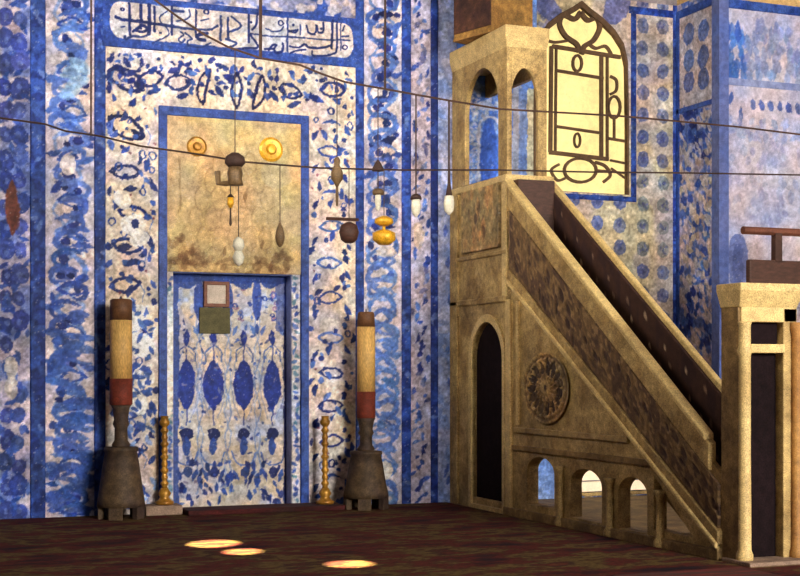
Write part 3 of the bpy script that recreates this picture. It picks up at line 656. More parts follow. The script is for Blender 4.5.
for pts, w, col in (
    (q1((255, 45), (255, 365)), 2.0, INK), (q1((372, 60), (372, 290)), 2.6, INK), (q1((455, 60), (460, 350)), 3.0, INK), (q1((510, 80), (515, 330)), 1.9, INK),
    (q1((115, 185), (230, 215), (480, 245), (720, 285)), 2.4, INK), (q1((290, 330), (390, 270), (440, 300), (400, 330), (300, 320)), 2.2, INK),
    (q1((210, 375), (220, 410), (280, 380), (380, 385), (460, 360)), 2.0, INK2), (q1((175, 282), (205, 275)), 1.2, INK2),
    (q1((640, 120), (575, 170), (570, 220), (640, 300), (660, 360), (600, 400), (490, 450)), 1.2, INK2), (q1((690, 80), (690, 365)), 1.8, INK),
    (q2((65, 80), (180, 85)), 2.2, INK2), (q2((240, 75), (250, 130), (200, 170), (110, 190)), 1.2, INK2), (q2((310, 75), (310, 350)), 1.6, INK),
    (q2((0, 225), (180, 255), (320, 270), (450, 270), (530, 230)), 1.9, INK2), (q2((360, 180), (440, 160)), 1.2, INK2), (q2((565, 140), (565, 380)), 2.0, INK2),
    (q2((150, 290), (180, 320), (130, 370), (160, 405), (190, 370)), 1.6, INK2), (q2((200, 300), (270, 370), (220, 390), (240, 440), (370, 450), (460, 410)), 1.6, INK2),
    (q2((420, 310), (330, 330), (340, 370), (400, 380)), 2.8, INK), (q2((640, 150), (640, 370)), 1.8, INK2),
    (q3((20, 130), (20, 290)), 1.8, INK2), (q3((60, 100), (155, 190), (30, 260)), 1.9, INK2), (q3((0, 330), (110, 370), (40, 410)), 1.6, INK2), (q3((235, 80), (235, 365)), 2.0, INK),
    (q3((325, 65), (310, 180), (270, 230)), 1.8, INK), (q3((240, 270), (330, 280), (490, 300), (720, 305)), 1.3, INK2), (q3((250, 280), (330, 410), (200, 420), (60, 440)), 2.0, INK),
    (q3((410, 220), (480, 250), (560, 240), (590, 200)), 1.3, INK2), (q3((635, 110), (630, 460)), 1.6, INK2), (q3((440, 440), (480, 390), (520, 390), (490, 430)), 1.8, INK),
    (q3((590, 370), (580, 450), (520, 470), (490, 430), (400, 430)), 1.8, INK), (q3((650, 250), (720, 235)), 1.6, INK),
    (q4((0, 200), (60, 220), (90, 190)), 1.6, INK), (q4((115, 140), (115, 240)), 1.2, INK2), (q4((180, 150), (200, 220), (260, 230), (280, 150)), 1.8, INK), (q4((280, 150), (300, 215), (350, 210), (352, 120)), 1.8, INK),
    (q4((0, 265), (150, 275), (400, 295), (620, 300)), 1.3, INK2), (q4((445, 100), (440, 380)), 2.2, INK), (q4((490, 110), (490, 370), (450, 440), (260, 450), (240, 410)), 1.7, INK),
    (q4((530, 120), (530, 400)), 1.0, INK2), (q4((570, 150), (550, 200)), 1.4, INK2), (q4((610, 255), (545, 265)), 1.6, INK2), (q4((10, 360), (100, 370), (160, 340), (200, 370), (300, 380), (420, 360)), 1.9, INK), (q4((10, 430), (100, 400), (170, 395)), 1.6, INK)):
    K(pts, w * 1.25, col, .97)
for p, r_ in ((q1((183, 105))[0], 2.4), (q2((415, 90))[0], 3.2), (q3((565, 160))[0], 3.6), (q4((570, 370))[0], 3.4)): c.oval(p, r_, r_ * .8, INK, .95, 0, 1.2)
for p in (q4((330, 180))[0], q4((45, 140))[0], q3((690, 185))[0], q3((260, 155))[0], q1((570, 350))[0]): c.oval(p, 1.3, 1.3, INK, .95)
c.wear(.07, warp=.45, grain=.22); c.build('tile_face', on_wall(-.025), .015, M['tile'], ins)
# ================================================================== PULPIT
fl = lambda u, v, d: (d, u, v)              # outlines in the flank's plane
pu = empty('pulpit', ((XF + XB) / 2, -2.9, 0), 'tall honey coloured marble pulpit with pavilion, staircase and portal', 'pulpit')
def arch(y0, y1, z0, zs, zt, n=7, point=.55):
    """pointed arch outline between y0 and y1"""
    ym = (y0 + y1) / 2; h = (y1 - y0) / 2; pts = [(y0, z0), (y1, z0), (y1, zs)]
    for i in range(1, n): a = i / n; q = a * math.pi / 2; pts.append((ym + h * math.cos(q) ** 1.12, zs + (zt - zs) * math.sin(q)))
    pts.append((ym, zt))
    for i in range(n - 1, 0, -1): q = i / n * math.pi / 2; pts.append((ym - h * math.cos(q) ** 1.12, zs + (zt - zs) * math.sin(q)))
    pts.append((y0, zs)); return pts
TY = -1.5; TH = .14
zpl = fp(507, 300)[1]; zsill = fp(507, 176)[1]; ztop = 5.2
ya, yb = fp(504, 400)[0], fp(473, 400)[0]; zar = fp(488, 322)[1]
B0 = [(TY - .14, 0), (0, 0), (0, zpl), (TY - .14, zpl)]
MB().prism(B0, [arch(ya, yb, .12, zar - .42, zar)], fl, XF, XF + TH).build('base_wall', M['stone'], pu, .008)
MB().prism([(-.45, 0), (0, 0), (0, zpl), (TY - .14, zpl), (TY - .14, .85), (-.45, .85)], [], fl, XB - TH, XB).build('base_wall', M['stone'], pu, .008)
o = MB().prism([(p[0], p[1]) for p in arch(ya - .07, yb + .07, .0, zar - .40, zar + .09)], [arch(ya, yb, .05, zar - .42, zar)], fl, XF - .03, XF + .02).build('arch_moulding', M['stone_pale'], pu, .006)
box('dark_infill', M['black'], pu, XF + .05, XF + .08, TY, -.2, 0.02, zpl - .05)  # black sheet added to keep the recess under the arch dark
box('base_wall', M['stone'], pu, XF, XB, TY - .14, TY, .85, zpl); box('base_wall', M['stone'], pu, XF, XF + .2, TY - .14, TY, 0, .85)
box('corner_pilaster', M['stone_pale'], pu, XF - .035, XF + .1, TY - .14, TY - .02, 0, zpl, bevel=.01)
box('corner_pilaster', M['stone'], pu, XF - .03, XF + .1, -.22, 0, 0, zsill, bevel=.01)
# balcony stage with carved panel
box('balcony', M['stone'], pu, XF, XB, TY, 0, zpl, zsill - .03, bevel=.006)
box('ledge', M['stone_pale'], pu, XF - .035, XB + .02, TY - .03, 0, zsill - .06, zsill + .02, bevel=.015)
box('ledge', M['stone'], pu, XF - .03, XB, TY - .02, 0, zpl - .02, zpl + .05, bevel=.015)
zl = fp(485, 255)[1]; box('ledge', M['stone'], pu, XF - .025, XF + .02, TY - .01, -.2, zl - .03, zl + .02, bevel=.012)
box('corner_post', M['stone_pale'], pu, XF - .02, XF + .1, TY - .02, TY + .1, zpl, zsill, bevel=.012)
y0, z0 = fp(501, 247); y1, z1 = fp(464, 187)
c = Canvas(y0, y1, z0, z1, .0105, (150, 126, 82), lambda a, b: fp(a, b)); c.m = .014
c.blotch(.2, (120, 96, 66), .45, .6, .8); c.blotch(.1, (176, 138, 88), .55, .68, .8)
for k in range(14): c.leaf((U_(472, 492), U_(195, 238)), U_(4, 8), U_(2, 4), U_(1, 2), random.choice(((186, 134, 82), (96, 72, 54), (110, 84, 60))), .7, 0, 0, .7, U_(-.012, .012))
c.put((slice(None), slice(None)), np.ones_like(c.h), None, 1, -.012)
c.h[3:-3, 3:-3] += -.004
c.wear(.12); c.build('carved_panel', lambda U, V, D: (XF - D, U, V), .045, M['paint'], pu)
# pavilion
XP = XB - .06
y0, y1 = fp(498, 100)[0], fp(465, 100)[0]; zt1 = fp(482, 68)[1]; zs1 = zsill
O = [(TY, zsill), (0, zsill), (0, ztop), (TY, ztop)]
HA = [arch(y0, y1, zsill + .02, zt1 - .48, zt1)]
MB().prism(O, HA, fl, XF, XF + .06).build('pavilion_wall', M['stone'], pu, .008)
MB().prism([(TY, zsill), (TY + .1, zsill), (TY + .1, zt1 - .16), (0, zt1 - .16), (0, ztop), (TY, ztop)], [], fl, XP - .06, XP).build('pavilion_wall', M['stone'], pu, .008)
x0, x1 = wp(510.5, 100, TY)[0], wp(538, 100, TY)[0]; ztf = wp(524, 68, TY)[1]
MB().prism([(XF + .06, zsill), (XP - .06, zsill), (XP - .06, ztop), (XF + .06, ztop)], [arch(x0, x1, zsill + .02, ztf - .40, ztf)], lambda u, v, d: (u, d, v), TY, TY + .05).build('pavilion_wall', M['stone'], pu, .006)
zc0, zc1 = ztop - .02, fp(503, 27)[1]
MB().add([(XF, TY, zc0), (XP, TY, zc0), (XP, 0, zc0), (XF, 0, zc0), (XF - .035, TY - .035, zc0 + .13), (XP + .015, TY - .035, zc0 + .13), (XP + .015, 0, zc0 + .13), (XF - .035, 0, zc0 + .13),
          (XF - .035, TY - .035, zc1), (XP + .015, TY - .035, zc1), (XP + .015, 0, zc1), (XF - .035, 0, zc1)],
         [(3, 2, 1, 0), (8, 9, 10, 11)] + [(a, b, b + 4, a + 4) for k in (0, 4) for a, b in ((k, k + 1), (k + 1, k + 2), (k + 2, k + 3), (k + 3, k))]).build('cornice', M['stone_pale'], pu, .01)
dr = MB().lathe([(.47, 0), (.455, .06), (.455, 1.0), (.54, 1.05), (.54, 1.12), (.05, 3.0)], ((XF + XB) / 2 - .09, -.76, zc1), 4, math.radians(62)).build('drum', M['drum'], pu)
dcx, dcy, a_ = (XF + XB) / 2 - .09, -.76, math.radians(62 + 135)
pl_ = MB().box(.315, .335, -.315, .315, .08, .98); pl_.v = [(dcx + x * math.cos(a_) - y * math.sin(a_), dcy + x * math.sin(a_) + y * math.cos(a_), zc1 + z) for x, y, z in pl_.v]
o = pl_.build('drum_shade_panel', M['drumshade'], pu, .004); o['label'] = 'drum face with its shade painted in dark brown'  # plate paints the shade of the drum's left face in dark brown
# staircase flank
zb = lambda y: 2.56 - .623 * (-y - 1.58); zr = lambda y: 3.66 - .6925 * (-y - 1.58)
YE = -5.56
def fh(pts, x=XF): return [fp(a, b, x) for a, b in pts]
def arch_px(a, b, ytop, ybot):
    yy0, yy1 = fp(b, 480)[0], fp(a, 480)[0]; zt = fp((a + b) / 2, ytop)[1]; z_b = fp((a + b) / 2, ybot)[1]
    return arch(yy0, yy1, z_b, zt - .16, zt, 7, .5)
A1, A2, A3 = arch_px(527, 554, 457, 506), arch_px(570, 601.5, 469, 520), arch_px(618, 647, 477, 531)
tri = [(-5.12, .15), (-4.50, .15), (-4.50, zb(-4.50) - .10)]
MB().prism([(TY - .1, 0), (TY - .1, zb(TY - .1)), (YE, zb(YE)), (YE, 0)], [A1, A2, A3, tri], fl, XF, XF + TH).build('stair_flank', M['stone'], pu, .006)
def diag(f, o0, o1, ys, ye, x0, x1, name, m, bev=.01, f2=None):
    f2 = f2 or f
    return MB().prism([(ys, f(ys) + o0), (ys, f2(ys) + o1), (ye, f2(ye) + o1), (ye, f(ye) + o0)], [], fl, x0, x1).build(name, m, pu, bev)
diag(zb, -.01, .17, TY - .1, YE, XF - .05, XF + .1, 'stringer_moulding', M['stone'])
diag(zb, .02, .07, TY - .12, YE, XF - .075, XF, 'stringer_fillet', M['stone_pale'], .012)
diag(zb, .1, -.20, TY - .08, YE, XF + .005, XF + .06, 'balustrade_wall', M['stone_dark'], 0, zr)
diag(zr, -.27, -.03, TY - .06, -5.40, XF - .03, XF + .05, 'handrail', M['stone'])
diag(zr, -.04, .02, TY - .03, -5.36, XF - .05, XF + .055, 'rail_coping', M['stone_pale'], .012)
# carved balustrade panel: relief in the band between moulding and rail
ys = TY - .12; n0 = 340; yy = np.linspace(YE + .02, ys, n0); 
c = Canvas(YE + .02, ys, 0, 1, .012, (112, 86, 54)); c.nv = 44; c.vs = np.linspace(0, 1, 45); c.rgb = np.ones((45, c.nu + 1, 3)) * np.array((112, 86, 54.)); c.h = np.zeros((45, c.nu + 1))
nn = vnoise(45, c.nu + 1, 7); c.put((slice(None), slice(None)), (nn - .45) / .15, (78, 56, 42), .75); nn = vnoise(45, c.nu + 1, 3.5); c.put((slice(None), slice(None)), (nn - .6) / .1, (150, 120, 78), .75)
for k in range(17):
    u = -1.85 - k * .235
    for (du, dv, ru, rv) in [(U_(-.12, .12), U_(.1, .9), U_(.02, .07), U_(.05, .12)) for _ in range(3)]:
        d = ((c.us[None, :] - u - du) / ru) ** 2 + ((c.vs[:, None] - dv) / rv) ** 2
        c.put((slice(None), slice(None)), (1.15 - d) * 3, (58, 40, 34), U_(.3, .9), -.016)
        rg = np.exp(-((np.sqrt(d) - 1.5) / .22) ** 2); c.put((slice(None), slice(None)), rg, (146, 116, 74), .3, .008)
c.rgb *= (1 + .25 * (vnoise(45, c.nu + 1, 1.6) - .5))[..., None]
c.build('balustrade_panel', lambda U, V, D: (XF - D, U, (zb(U) + .18) * (1 - V) + (zr(U) - .28) * V), .032, M['paint'], pu)
# rosette field
c = Canvas(-3.05, -1.88, .98, 1.82, .0095, (170, 138, 84), lambda a, b: fp(a, b)); c.m = .0105
c.blotch(.18, (134, 106, 66), .48, .62, .8); c.blotch(.08, (176, 146, 94), .58, .7, .7)
ky = .46; kz = .33; cy_, cz_ = fp(548, 388)
def ell(r, a): return cy_ + ky * r * math.cos(a), cz_ + kz * r * math.sin(a)
c.map = None
def ring(r, w, col, dh): pts = [ell(r, a) for a in np.linspace(0, 6.2832, 60)]; c.stroke(pts, w, col, .8, dh)
ring(1.0, 3.2, (104, 78, 50), -.012); ring(.9, 2.6, (170, 140, 90), .01); ring(.62, 1.4, (120, 92, 60), -.006)
for i in range(15):
    a = 2 * math.pi * i / 15; p = ell(.66, a); an = math.atan2(kz * math.sin(a), ky * math.cos(a))
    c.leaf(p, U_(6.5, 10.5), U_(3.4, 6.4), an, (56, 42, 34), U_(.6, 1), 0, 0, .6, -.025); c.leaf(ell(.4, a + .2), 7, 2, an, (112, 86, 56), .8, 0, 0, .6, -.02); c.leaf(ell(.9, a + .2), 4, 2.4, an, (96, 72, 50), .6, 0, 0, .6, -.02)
c.oval(ell(0, 0), 3, 3, (64, 46, 36), .9)
for i in range(20): c.oval(ell(1.18 + .06 * (i % 2), 2 * math.pi * i / 20), 3, 2, (100, 76, 50), .7, U_(0, 3), 0, -.01)
c.wear(.12)
c.build('rosette', lambda U, V, D: (XF - D, U, V), .035, M['paint'], pu, hole=lambda u, v: (v > zb(u) - .03) | (((u - cy_) / (ky * 1.1)) ** 2 + ((v - cz_) / (kz * 1.13)) ** 2 > 1))
# mouldings of the flank
def hmould(p0, p1, name, m, th=.035):
    (a, b), (cc, d) = fp(*p0), fp(*p1); z = (b + d) / 2
    return box(name, m, pu, XF - th, XF + .02, a, cc, z - .03, z + .03, bevel=.01)
hmould((516, 427), (630, 443), 'string_course', M['stone'])
hmould((514, 442), (655, 470), 'string_course', M['stone_dark'])
yv = fp(519, 380)[0]; box('panel_fillet', M['stone_pale'], pu, XF - .03, XF + .02, yv - .03, yv + .03, 1.0, 2.35, bevel=.008)
for px in (563, 612.5, 663):
    y, _ = fp(px, 480); zt = fp(px, 466 + (px - 563) * .24)[1]
    MB().lathe([(.06, 0), (.06, .06), (.038, .1), (.035, zt - .08), (.055, zt - .03), (.06, zt)], (XF - .03, y, 0), 12).build('colonnette', M['stone'], pu, 0, True)
box('plinth', M['stone_dark'], pu, XF - .05, XF + .1, YE, TY, 0, .09, bevel=.01)
# steps
prof = []; nst = 14; ys0, ye0 = -5.5, TY - .1
for i in range(nst):
    y = ys0 + (ye0 - ys0) * i / nst; z = .2 + (zr(ye0) - .95 - .2) * (i + 1) / nst
    prof += [(y, z - (zr(ye0) - .95 - .2) / nst), (y, z)]
prof += [(ye0, prof[-1][1]), (ye0, prof[-1][1] - .5), (ys0 + .35, .0), (ys0, 0)]
MB().prism(prof, [], fl, XF + TH, XB - .12).build('stair', M['stone_dark'], pu)
# far balustrade, its inner side dark panelling with pale studs
zr2 = lambda y: zr(y) + .0
YE2 = -5.5
MB().prism([(TY, zr(TY) - .95), (TY, zr(TY) - .03), (YE2, zr(YE2) - .03), (YE2, max(0, zr(YE2) - .95))], [], fl, XB - .05, XB).build('balustrade_wall', M['wood'], pu)
diag(zr, -.05, .03, TY, -4.95, XB - .045, XB + .02, 'rail_coping', M['stone_pale'], .012)
MB().prism([(TY, zr(TY) - .95), (YE2, zr(YE2) - .95), (YE2, zr(YE2) - 1.1), (TY, zr(TY) - 1.1)], [], fl, XB - .12, XB).build('stringer_moulding', M['stone'], pu)
c = Canvas(YE2, TY - .02, 0, 1, .012, (66, 44, 36)); c.nv = 40; c.vs = np.linspace(0, 1, 41); c.rgb = np.ones((41, c.nu + 1, 3)) * np.array((68, 44, 36.)); c.h = np.zeros((41, c.nu + 1))
nn = vnoise(41, c.nu + 1, 6); c.put((slice(None), slice(None)), (nn - .5) / .2, (50, 32, 34), .7)
for k in range(46):
    u, v = YE2 + .05 + k * .086 + U_(-.02, .02), (.38, .62, .82, .52)[k % 4] + U_(-.05, .05); ru = U_(.016, .03); d = ((c.us[None, :] - u) / ru) ** 2 + ((c.vs[:, None] - v) / (ru * 1.3)) ** 2
    c.put((slice(None), slice(None)), (1.3 - d) * 2, random.choice(((190, 160, 130), (150, 116, 92), (124, 96, 80))), .9, .006)
c.build('studded_panel', lambda U, V, D: (XB - .05 - D, U, (zr(U) - .95) * (1 - V) + (zr(U) - .04) * V), .01, M['paint'], pu)
for y in (-5.45,): box('far_pier', M['stone_dark'], pu, XB - .1, XB, y - .1, y + .05, 0, .6)
box('stair_head_shade', M['wood'], pu, XF + .06, XB - .05, TY - .16, TY - .02, zpl, zsill - .05)  # dark sheet added to darken the stair head between the rails
# portal
PYF = -5.8
ztp = fp(738, 283)[1]; zl0 = wp(760, 322, PYF)[1]; zt0, zt1_ = wp(766, 353, PYF)[1], wp(766, 344, PYF)[1]
pxl, pxr = wp(751.5, 400, PYF)[0], wp(783.5, 400, PYF)[0]; pxe = wp(797, 400, PYF)[0]
po = empty('portal', (XF + .28, PYF, 0)); po.parent = pu; po.matrix_parent_inverse = inv(pu)
def pbox(name, m, *e, bevel=.008): return box(name, m, po, *e, bevel=bevel)
pbox('pier', M['stone_dark'], XF, pxl, PYF + .02, PYF + .26, 0, ztp - .2)
pbox('pier', M['stone'], pxr, pxe, PYF, PYF + .26, 0, ztp - .2)
pbox('lintel', M['stone_pale'], XF + .02, pxe, PYF, PYF + .24, zl0, ztp - .14)
pbox('transom', M['stone_pale'], pxl - .01, pxr + .01, PYF - .01, PYF + .2, zt0, zt1_)
pbox('transom_panel', M['black'], pxl, pxr, PYF + .08, PYF + .12, zt1_, zl0)
pbox('dark_infill', M['black'], pxl, pxr, PYF + .10, PYF + .14, 0.03, zt0)
o = MB().add([(XF - .0, PYF - .0, ztp - .2), (pxe, PYF, ztp - .2), (pxe, PYF + .27, ztp - .2), (XF, PYF + .27, ztp - .2), (XF - .03, PYF - .06, ztp - .06), (pxe + .03, PYF - .06, ztp - .06), (pxe + .03, PYF + .29, ztp - .06), (XF - .03, PYF + .29, ztp - .06),
     (XF - .03, PYF - .06, ztp), (pxe + .03, PYF - .06, ztp), (pxe + .03, PYF + .29, ztp), (XF - .03, PYF + .29, ztp)],
    [(3, 2, 1, 0), (8, 9, 10, 11)] + [(a, b, b + 4, a + 4) for k in (0, 4) for a, b in ((k, k + 1), (k + 1, k + 2), (k + 2, k + 3), (k + 3, k))]).build('cornice', M['stone_pale'], po, .01)
cx = wp(744, 400, PYF)[0]
MB().lathe([(.07, 0), (.07, .08), (.055, .12), (.05, 1.0), (.05, 1.72), (.065, 1.76), (.05, 1.8), (.05, zl0 - .03), (.06, zl0)], (cx, PYF - .01, 0), 16).build('colonnette', M['stone_pale'], po, 0, True)
MB().lathe([(.06, 0), (.06, .08), (.045, .12), (.042, zl0 - .1), (.055, zl0 - .05), (.055, zl0)], (pxe - .02, PYF - .02, 0), 16).build('colonnette', mat('orange_stone', (176, 128, 66), .6, alt=(150, 100, 50)), po, 0, True)
pbox('threshold', M['slab'], XF - .04, pxe + .1, PYF - .2, PYF + .2, 0, .035)
# ================================================================== WOODEN GALLERY behind the portal
gY = -2.6
def gX(px): return wp(px, 250, gY)[0]
def gZ(py, px=770): return wp(px, py, gY)[1]
ga = empty('wooden_balustrade', (gX(800), gY + .06, 0), 'dark wooden balustrade with open rail standing behind the pulpit portal', 'balustrade')
box('board', M['wood'], ga, gX(750), gX(800) + 1.2, gY, gY + .08, gZ(288), gZ(260), bevel=.012)
MB().tube([(gX(745), gY + .04, gZ(231)), (gX(800) + 1.2, gY + .04, gZ(231))], .045, 8).build('rail', mat('red_brown_rail', (104, 60, 42), .6), ga)
for px in (779, 835): box('rail_post', M['wood'], ga, gX(px) - .045, gX(px) + .045, gY + .0, gY + .08, gZ(262), gZ(231))
for px in (760, 850): box('leg', M['wood'], ga, gX(px) - .05, gX(px) + .05, gY, gY + .08, 0, gZ(286))
# ================================================================== THINGS ON THE FLOOR
cp = MB().prism([(-2.5, -14.5), (13.6, -14.5), (13.6, -6.1), (6.82, -6.1), (6.82, -.05), (-2.5, -.05)], [], lambda u, v, d: (u, v, d), 0.0, .012).build('carpet', M['carpet']); tag(cp, 'streaky brown and maroon carpet covering the floor', 'carpet')
x0, y0 = gp(700, 575); rg = MB().box(5.55, 6.75, -6.9, -6.05, .0125, .02).build('rug', M['redrug']); tag(rg, 'small red rug lying on the carpet before the portal', 'rug')
sx0, sx1 = wp(178, 500)[0], wp(331, 500)[0]
st = MB().box(sx0, sx1, -.5, -.06, .0125, .07).build('prayer_step', M['maroon'], None, .012); tag(st, 'low maroon covered step at the foot of the niche', 'step')
sl_ = MB().box(wp(140, 505)[0], sx0 - .02, -.32, -.06, .0125, .12).build('stone_plinth', M['slab'], None, .012); tag(sl_, 'low rosy stone plinth under the brass candlestand by the niche', 'plinth')
def candlestick(px, py, k, label, clabel):
    y = -.42; dx, dy = ray(px); t = (y - CY) / dy; x = dx * t; s = t / F
    zz = lambda p: max(0.0, CH + (HZ - p) * s)
    b0, nb, nt, ct = py
    root = empty('candlestick', (x, y, .012), label, 'candlestick', 'great bronze candlesticks either side of the niche')
    H = zz(nb) - .012; R = 24.5 * s * k
    bm_ = MB().lathe([(R, .13), (R * .97, .2), (R * .88, H * .45), (R * .74, H * .78), (R * .66, H * .93), (R * .72, H * .95), (R * .70, H), (R * .2, H + .01)], (0, 0, 0), 28); ob = bm_.build('bell_base', M['base'], root, 0, True, loc=None); ob.matrix_parent_inverse.identity(); ob.location = (0, 0, 0)
    for i in range(5):
        a = i * 2 * math.pi / 5 + .52; f_ = MB().add(*(lambda q: (q, [(0, 3, 2, 1), (4, 5, 6, 7), (0, 1, 5, 4), (1, 2, 6, 5), (2, 3, 7, 6), (3, 0, 4, 7)]))([(R * rr * math.cos(a + da), R * rr * math.sin(a + da), z) for z in (0, .16) for rr, da in ((.72, -.34), (1.0, -.30), (1.0, .30), (.72, .34))])).build('foot', M['base'], root, .006); f_.matrix_parent_inverse.identity()
    n0, n1 = H, zz(nt) - .012; r = 9.5 * s * k
    n_ = MB().lathe([(r * .95, n0), (r * 1.0, n0 + .03), (r * .72, n0 + .07), (r * .68, n0 + (n1 - n0) * .45), (r * .9, n0 + (n1 - n0) * .55), (r * .74, n0 + (n1 - n0) * .65), (r * .9, n1 - .04), (r * 1.1, n1)], seg=20).build('neck', M['base'], root, 0, True); n_.matrix_parent_inverse.identity()
    cr = empty('candle', (x, y, n1 + .012), clabel, 'candle', 'great candles on the bronze candlesticks')
    ch = zz(ct) - .012 - n1; rc = (11 if px < 200 else 9.2) * s
    def part(nm, m, prof): q = MB().lathe(prof, seg=24).build(nm, m, cr, 0, True); q.matrix_parent_inverse.identity()
    lo, hi = (.25, .80) if px < 200 else (.25, .86)
    part('red_band', M['waxred'], [(rc * .95, 0), (rc * 1.03, .01), (rc * 1.03, ch * lo)])
    part('shaft', M['wax'], [(rc, ch * lo), (rc, ch * hi)])
    part('tip', M['waxtop'], [(rc * 1.0, ch * hi), (rc * (1.0 if px < 200 else .9), ch * .985), (rc * .8, ch)])
    part('wick', M['iron'], [(.008, ch), (.006, ch + .03)])
candlestick(121, (515, 447, 405, 299), .98, 'great dark bronze bell shaped candlestick beside the rosy stone plinth', 'thick cream candle with broad sooty tip and red foot, beside the far floral panel')
candlestick(366, (506, 451, 418, 312), .93, 'great bronze bell shaped candlestick between the niche and the pulpit', 'thick cream candle with red foot and narrow dark tip, between niche and pulpit')
def stand(px, y, p0, p1, label):
    dx, dy = ray(px); t = (y - CY) / dy; x = dx * t; s = t / F; z0 = .12 if px < 200 else .072
    H = CH + (HZ - p1) * s - z0; root = empty('candlestand', (x, y, z0), label, 'candlestand', 'slender brass candlestands flanking the niche')
    def part(nm, prof, m=M['brass']): q = MB().lathe(prof, seg=18).build(nm, m, root, 0, True); q.matrix_parent_inverse.identity()
    part('foot', [(.10, 0), (.105, .03), (.07, .05), (.05, .08), (.075, .12), (.04, .18)])
    sh = [(.035, .18)]; n = 9
    for i in range(n):
        z = .2 + (H - .32) * i / n; d = (H - .32) / n; sh += [(.028, z), (.045 if i % 2 == 0 else .038, z + d * .35), (.045 if i % 2 == 0 else .034, z + d * .5), (.026, z + d * .85)]
    part('stem', sh + [(.03, H - .12)])
    part('cup', [(.03, H - .12), (.055, H - .09), (.06, H - .06), (.04, H - .035), (.045, H), (.03, H - .005)])
stand(164.5, -.17, 500, 416, 'slender turned brass candlestand on the rosy plinth beside the big candle')
stand(325, -.28, 502, 416, 'slender turned brass candlestand on the maroon step by the niche frame')
# ================================================================== THINGS HANGING IN THE NICHE
def hung(px0, px1, py0, py1, y): a = wp(px0, py1, y); b = wp(px1, py0, y); return a[0], b[0], a[1], b[1]
e = hung(203, 228.5, 282, 307, NY); pf = empty('picture_frame', ((e[0] + e[1]) / 2, NY - .015, e[2]), 'small square framed pale card hung above the olive cloth in the niche', 'picture')
MB().prism([(e[0], e[2]), (e[1], e[2]), (e[1], e[3]), (e[0], e[3])], [[(e[0] + .04, e[2] + .04), (e[1] - .04, e[2] + .04), (e[1] - .04, e[3] - .04), (e[0] + .04, e[3] - .04)]], lambda u, v, d: (u, d, v), NY - .05, NY - .012).build('frame', M['frame'], pf, .005)
MB().box(e[0] + .03, e[1] - .03, NY - .03, NY - .013, e[2] + .03, e[3] - .03).build('card', M['card'], pf)
e = hung(199, 229.5, 308, 333.5, NY); pl = MB().box(e[0], e[1], NY - .03, NY - .013, e[2], e[3]).build('cloth', M['olive'], None, .004); tag(pl, 'square olive cloth hanging under the small framed card', 'cloth')
# ================================================================== RODS, CHAINS AND LAMPS
WY = -1.9; WY1 = -2.15
def w3(px, py, y=None): y = WY if y is None else y; x, z = wp(px, py, y); return (x, y, z)
def rod(pts, r, label, m=M['rust'], name='tie_rod', y=None):
    o = MB().tube([w3(*p, y) for p in pts], r, 6).build(name, m); tag(o, label, 'rod'); return o
W1 = [(100, -250), (128, -70), (155, 0), (178, 17), (205, 35), (228, 47), (260, 58), (300, 65), (322, 74), (345, 82), (385, 89), (440, 99), (500, 109), (620, 116), (740, 127), (860, 142), (1000, 160)]
W2 = [(-420, 60), (-60, 108), (0, 118), (45, 124), (65, 131), (100, 136), (140, 146), (190, 153), (245, 162), (320, 168), (400, 170), (500, 170), (590, 172), (690, 173), (800, 175), (1000, 180)]
rod(W1, .011, 'rusty iron rod sagging from the ceiling across the calligraphy frieze and tall window', y=WY1)
rod(W2, .010, 'thin dark iron rod crossing the room in front of the stone hood', M['iron'])
def w1y(px): return float(np.interp(px, [p[0] for p in W1], [p[1] for p in W1]))
def w2y(px): return float(np.interp(px, [p[0] for p in W2], [p[1] for p in W2]))
def chain(px, y0, y1, r, label, m=M['rust'], y=None):
    o = MB().tube([w3(px, y0, y), w3(px + .4, (y0 + y1) / 2, y), w3(px, y1, y)], r, 6).build('hanging_chain', m); tag(o, label, 'chain'); return o
top = lambda px: HZ - (HT - CH) * F / ((WY - CY) / ray(px)[1])
chain(91, top(91), w2y(91), .010, 'long reddish chain dropping beside the first floral panel to the thin rod')
chain(260.5, top(260), w1y(260.5), .017, 'thick rusty chain dropping over the calligraphy to the sagging rod', y=WY1)
chain(385, top(385), w1y(385), .012, 'thin chain dropping to the sagging rod before the floral panel', M['iron'], y=WY1)
def lamp(px, ytop, parts, label, cat='lamp', off=0.0, cr=.005, cm=M['iron']):
    ly = WY1 if ytop < 115 else WY
    dx, dy = ray(px); t = (ly - CY) / dy; s = t / F; x = dx * t; z = lambda p: CH + (HZ - p) * s
    ybot = max(p[1] for q in parts for p in q[2]); zb_ = z(ybot)
    root = empty('hanging_lamp', (x, ly, zb_), label, cat, 'lamps hung on the iron rods')
    y1 = min(p[1] for q in parts for p in q[2])
    o = MB().tube([(0, 0, z(y1 + 2) - zb_), (0, 0, z(ytop) - zb_)], cr, 5).build('chain', cm, root); o.matrix_parent_inverse.identity()
    for nm, m, prof in parts:
        if nm == 'crossbar':
            (a, yq), (b, _) = prof[:2]; q = MB().tube([((a) * s, 0, z(yq) - zb_), (b * s, 0, z(yq) - zb_)], .018, 6).build(nm, m, root); q.matrix_parent_inverse.identity(); continue
        if nm == 'side_arm':
            q = MB().tube([(0, 0, z(182) - zb_), (-9 * s, 0, z(184) - zb_), (-17 * s, 0, z(184) - zb_), (-18 * s, 0, z(172) - zb_)], .03, 6).build(nm, m, root); q.matrix_parent_inverse.identity(); continue
        q = MB().lathe([(r * s, z(p) - zb_) for r, p in reversed(prof)], seg=16).build(nm, m, root, 0, True); q.matrix_parent_inverse.identity()
    return root
